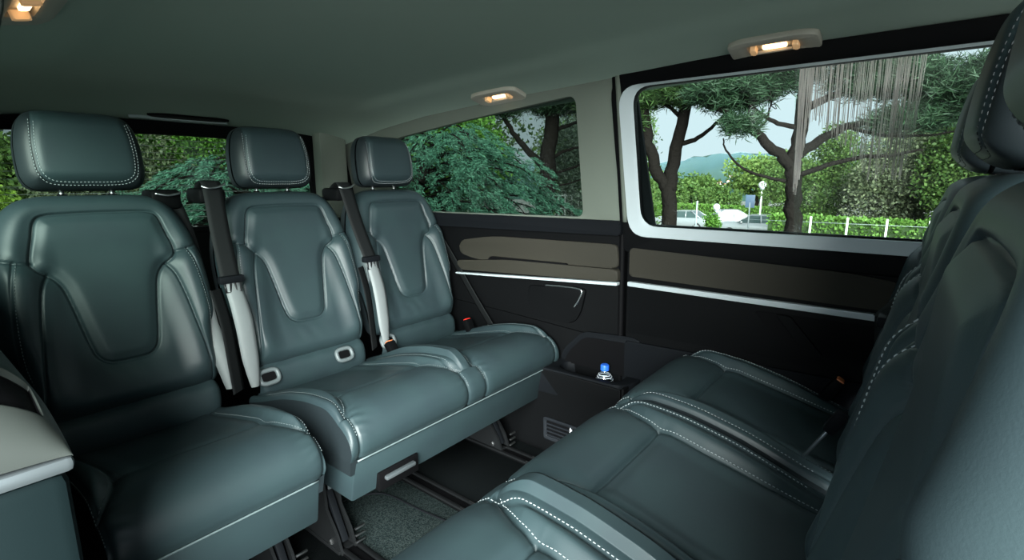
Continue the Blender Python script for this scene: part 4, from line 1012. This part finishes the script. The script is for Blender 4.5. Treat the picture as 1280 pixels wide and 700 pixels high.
# cars -------------------------------------------------------------------------------
def car(label, loc, rz, paint, estate=False):
    t = tag(empty('car', (loc[0], loc[1], float(gz(loc[0], loc[1]))), rz), label, 'car', 'parked cars')
    st = [(-2.2, .55, .62, .66), (-2.12, .35, .86, .78), (-1.6, .28, .96, .84), (-.75, .24, .95, .86), (.2, .24, .96, .87), (1.2, .25, .98, .86), (1.75, .28, 1.0, .83), (2.12, .36, .94, .76), (2.2, .52, .70, .66)]
    V = []; Fc = []
    for x, z0, z1, w in st:
        for yy, zz in ((-w * .9, z0), (-w, z0 + .18), (-w * .99, (z0 + z1) / 2 + .05), (-w * .93, z1 - .05), (-w * .8, z1), (w * .8, z1), (w * .93, z1 - .05), (w * .99, (z0 + z1) / 2 + .05), (w, z0 + .18), (w * .9, z0)): V.append((x, yy, zz))
    for i in range(len(st) - 1):
        for k in range(10): Fc.append((i * 10 + k, i * 10 + (k + 1) % 10, (i + 1) * 10 + (k + 1) % 10, (i + 1) * 10 + k))
    Fc += [tuple(range(9, -1, -1)), tuple((len(st) - 1) * 10 + k for k in range(10))]
    bd = mesh('body', V, Fc, paint, t, smooth=True)
    re = 2.0 if estate else 1.55; rt = 1.65 if estate else .78
    low = [(-.95, .94, .74), (re, .96, .72)]; top = [(-.25, 1.42, .56), (rt, 1.43, .55)]
    def quadbox(name, pts, m, par):
        bm = bmesh.new(); a = [bm.verts.new(p) for p in pts]
        for f in ((0, 1, 3, 2), (4, 6, 7, 5), (0, 4, 5, 1), (2, 3, 7, 6), (1, 5, 7, 3), (0, 2, 6, 4)): bm.faces.new([a[i] for i in f])
        return bm_obj(name, bm, m, par, bevel=.03, smooth=True)
    P = [(x, s * w, z) for (x, z, w) in (low[0], low[1]) for s in (-1, 1) for (x, z, w) in ()]
    pts = []
    for (xl, zl, wl_), (xt, zt, wt) in zip(low, top):
        for s in (-1, 1): pts += [(xl, s * wl_, zl), (xt, s * wt, zt)]
    quadbox('cabin_glass', pts, 'car_glass', t)
    pts2 = []
    for (xt, zt, wt) in top:
        for s in (-1, 1): pts2 += [(xt, s * (wt + .02), zt - .03), (xt * .94, s * wt * .9, zt + .035)]
    rf_ = quadbox('roof', pts2, paint, t)
    for s in (-1, 1):
        for a, b in ((low[0], top[0]), (((.45), .95, .735), (.40, 1.42, .56)), (low[1], top[1])):
            tube('window_pillar', [(a[0], s * (a[2] + .005), a[1]), (b[0], s * (b[2] + .01), b[1])], .04, paint, t, 6)
        for x in (-1.35, 1.35):
            wh = lathe('wheel', [(.22, -.10), (.31, -.09), (.32, 0), (.31, .09), (.22, .10)], 'tyre', t, 20, (x, s * .76, .32), Matrix.Rotation(PI / 2, 3, 'X'))
            lathe('rim', [(.05, .0), (.20, .01), (.21, -.01), (.05, -.012)], 'car_silver', wh, 14, (x, s * .865, .32), Matrix.Rotation(PI / 2, 3, 'X'))
        box('tail_lamp', 2.08, 2.20, s * .62 - .12, s * .62 + .12, .70, .88, 'lamp_red', t, .02); box('headlamp', -2.16, -2.02, s * .58 - .16, s * .58 + .16, .66, .78, 'lamp_clear', t, .02)
        box('door_mirror', -.75, -.60, s * .93 - .09, s * .93 + .09, .92, 1.05, paint, t, .03)
    return t
car('silver saloon car parked beside the hedge', (35.6, 8.35), math.radians(-84), 'car_silver')
car('white estate car parked behind the silver saloon', (38.6, 7.0), math.radians(-70), 'car_white', True)
car('silver car partly behind the forked pine trunk', (37.6, 13.7), math.radians(-95), 'car_silver')
car('white car between the forked pine and the young tree', (40.5, 11.6), math.radians(-60), 'car_white')
car('dark blue car peeping out behind the dark pine trunk', (34.5, 2.9), math.radians(-95), 'car_blue')
car('grey blue car at the right below the roadside trees', (17.4, -1.75), math.radians(75), 'car_grey')
# hills with a white town at their foot, air haze in front of them
hv = []; hf = []; azs = np.linspace(math.radians(20), math.radians(115), 110); rs_ = [640, 690, 740, 790, 840, 900, 960, 1040]
hk = [-30, -22, -14, -4, 8, 20, 30, 24]
for i, r in enumerate(rs_):
    for a in azs:
        dg = math.degrees(a); top = np.interp(dg, [20, 55, 64, 68.8, 71, 74.2, 77, 81, 90, 115], [30, 30, 28, 33, 40, 47, 43, 26, 24, 20]); f_ = i / 6 if i < 7 else .9
        z = -28 + (top + 28) * min(f_, 1) ** 1.15 + 2.0 * math.sin(dg * 2.7 + i) * f_ + 1.2 * math.sin(dg * 6.1 + 2 * i) * f_; hv.append((r * math.sin(a), r * math.cos(a), z))
for i in range(len(rs_) - 1):
    for k in range(len(azs) - 1): hf.append((i * 110 + k, i * 110 + k + 1, (i + 1) * 110 + k + 1, (i + 1) * 110 + k))
struct(mesh('hills', hv, hf, 'hill', None, smooth=True), 'blue forested hills on the horizon')
for k in range(14):
    dg = 71.0 + (k % 7) * .75 + .3 * (k // 7) + RNG.uniform(-.1, .1); r = 738 + (k // 11) * 40 + RNG.uniform(0, 16); a = math.radians(dg); z = -28 + 74 * ((r - 640) / 320) ** 1.05 - 1
    s = RNG.uniform(3.2, 5.0); t = tag(empty('house', (r * math.sin(a), r * math.cos(a), z), RNG.uniform(0, 3)), 'tiny white house in the town below the hills', 'house', 'white houses below the hills')
    box('house_wall', -s * .6, s * .6, -s / 2, s / 2, -6, s * .8, 'wall_white', t, 0); mesh('house_roof', [(-s * .65, -s * .55, s * .8), (s * .65, -s * .55, s * .8), (s * .65, s * .55, s * .8), (-s * .65, s * .55, s * .8), (-s * .65, 0, s * 1.1), (s * .65, 0, s * 1.1)], [(0, 1, 5, 4), (2, 3, 4, 5), (0, 4, 3), (1, 2, 5), (0, 3, 2, 1)], 'tile', t)
hm = bpy.data.materials.new('air_haze'); hm.use_nodes = True; nt = hm.node_tree; nt.nodes.remove(nt.nodes['Principled BSDF'])
vs_ = nt.nodes.new('ShaderNodeVolumeScatter'); vs_.inputs['Color'].default_value = (.42, .74, 1, 1); vs_.inputs['Density'].default_value = .0009; nt.links.new(vs_.outputs[0], nt.nodes['Material Output'].inputs['Volume'])
def ridge(dg): return float(np.interp(dg, [20, 55, 64, 68.8, 71, 74.2, 77, 81, 90, 115], [30, 30, 28, 33, 40, 47, 43, 26, 24, 20])) + 2.0 * math.sin(dg * 2.7 + 6) + 1.2 * math.sin(dg * 6.1 + 12)
hv = []; hf = []; da = np.linspace(52, 90, 70)
for dg in da:
    a = math.radians(dg); sl = (ridge(dg) - 1.05) / 960
    for r in (725, 955):
        for z in (-45, 1.05 + sl * r - .1): hv.append((r * math.sin(a), r * math.cos(a), z))
for k in range(69):
    i = k * 4
    hf += [(i, i + 1, i + 5, i + 4), (i + 2, i + 6, i + 7, i + 3), (i + 1, i + 3, i + 7, i + 5), (i, i + 4, i + 6, i + 2)]
hf += [(0, 2, 3, 1), (276, 277, 279, 278)]
hz = mesh('air_haze', hv, hf, hm)
_bm = bmesh.new(); _bm.from_mesh(hz.data); bmesh.ops.recalc_face_normals(_bm, faces=_bm.faces); _bm.to_mesh(hz.data); _bm.free()
struct(hz, 'pale blue air haze in front of the distant hills'); hz['kind'] = 'stuff'; hz['category'] = 'haze'
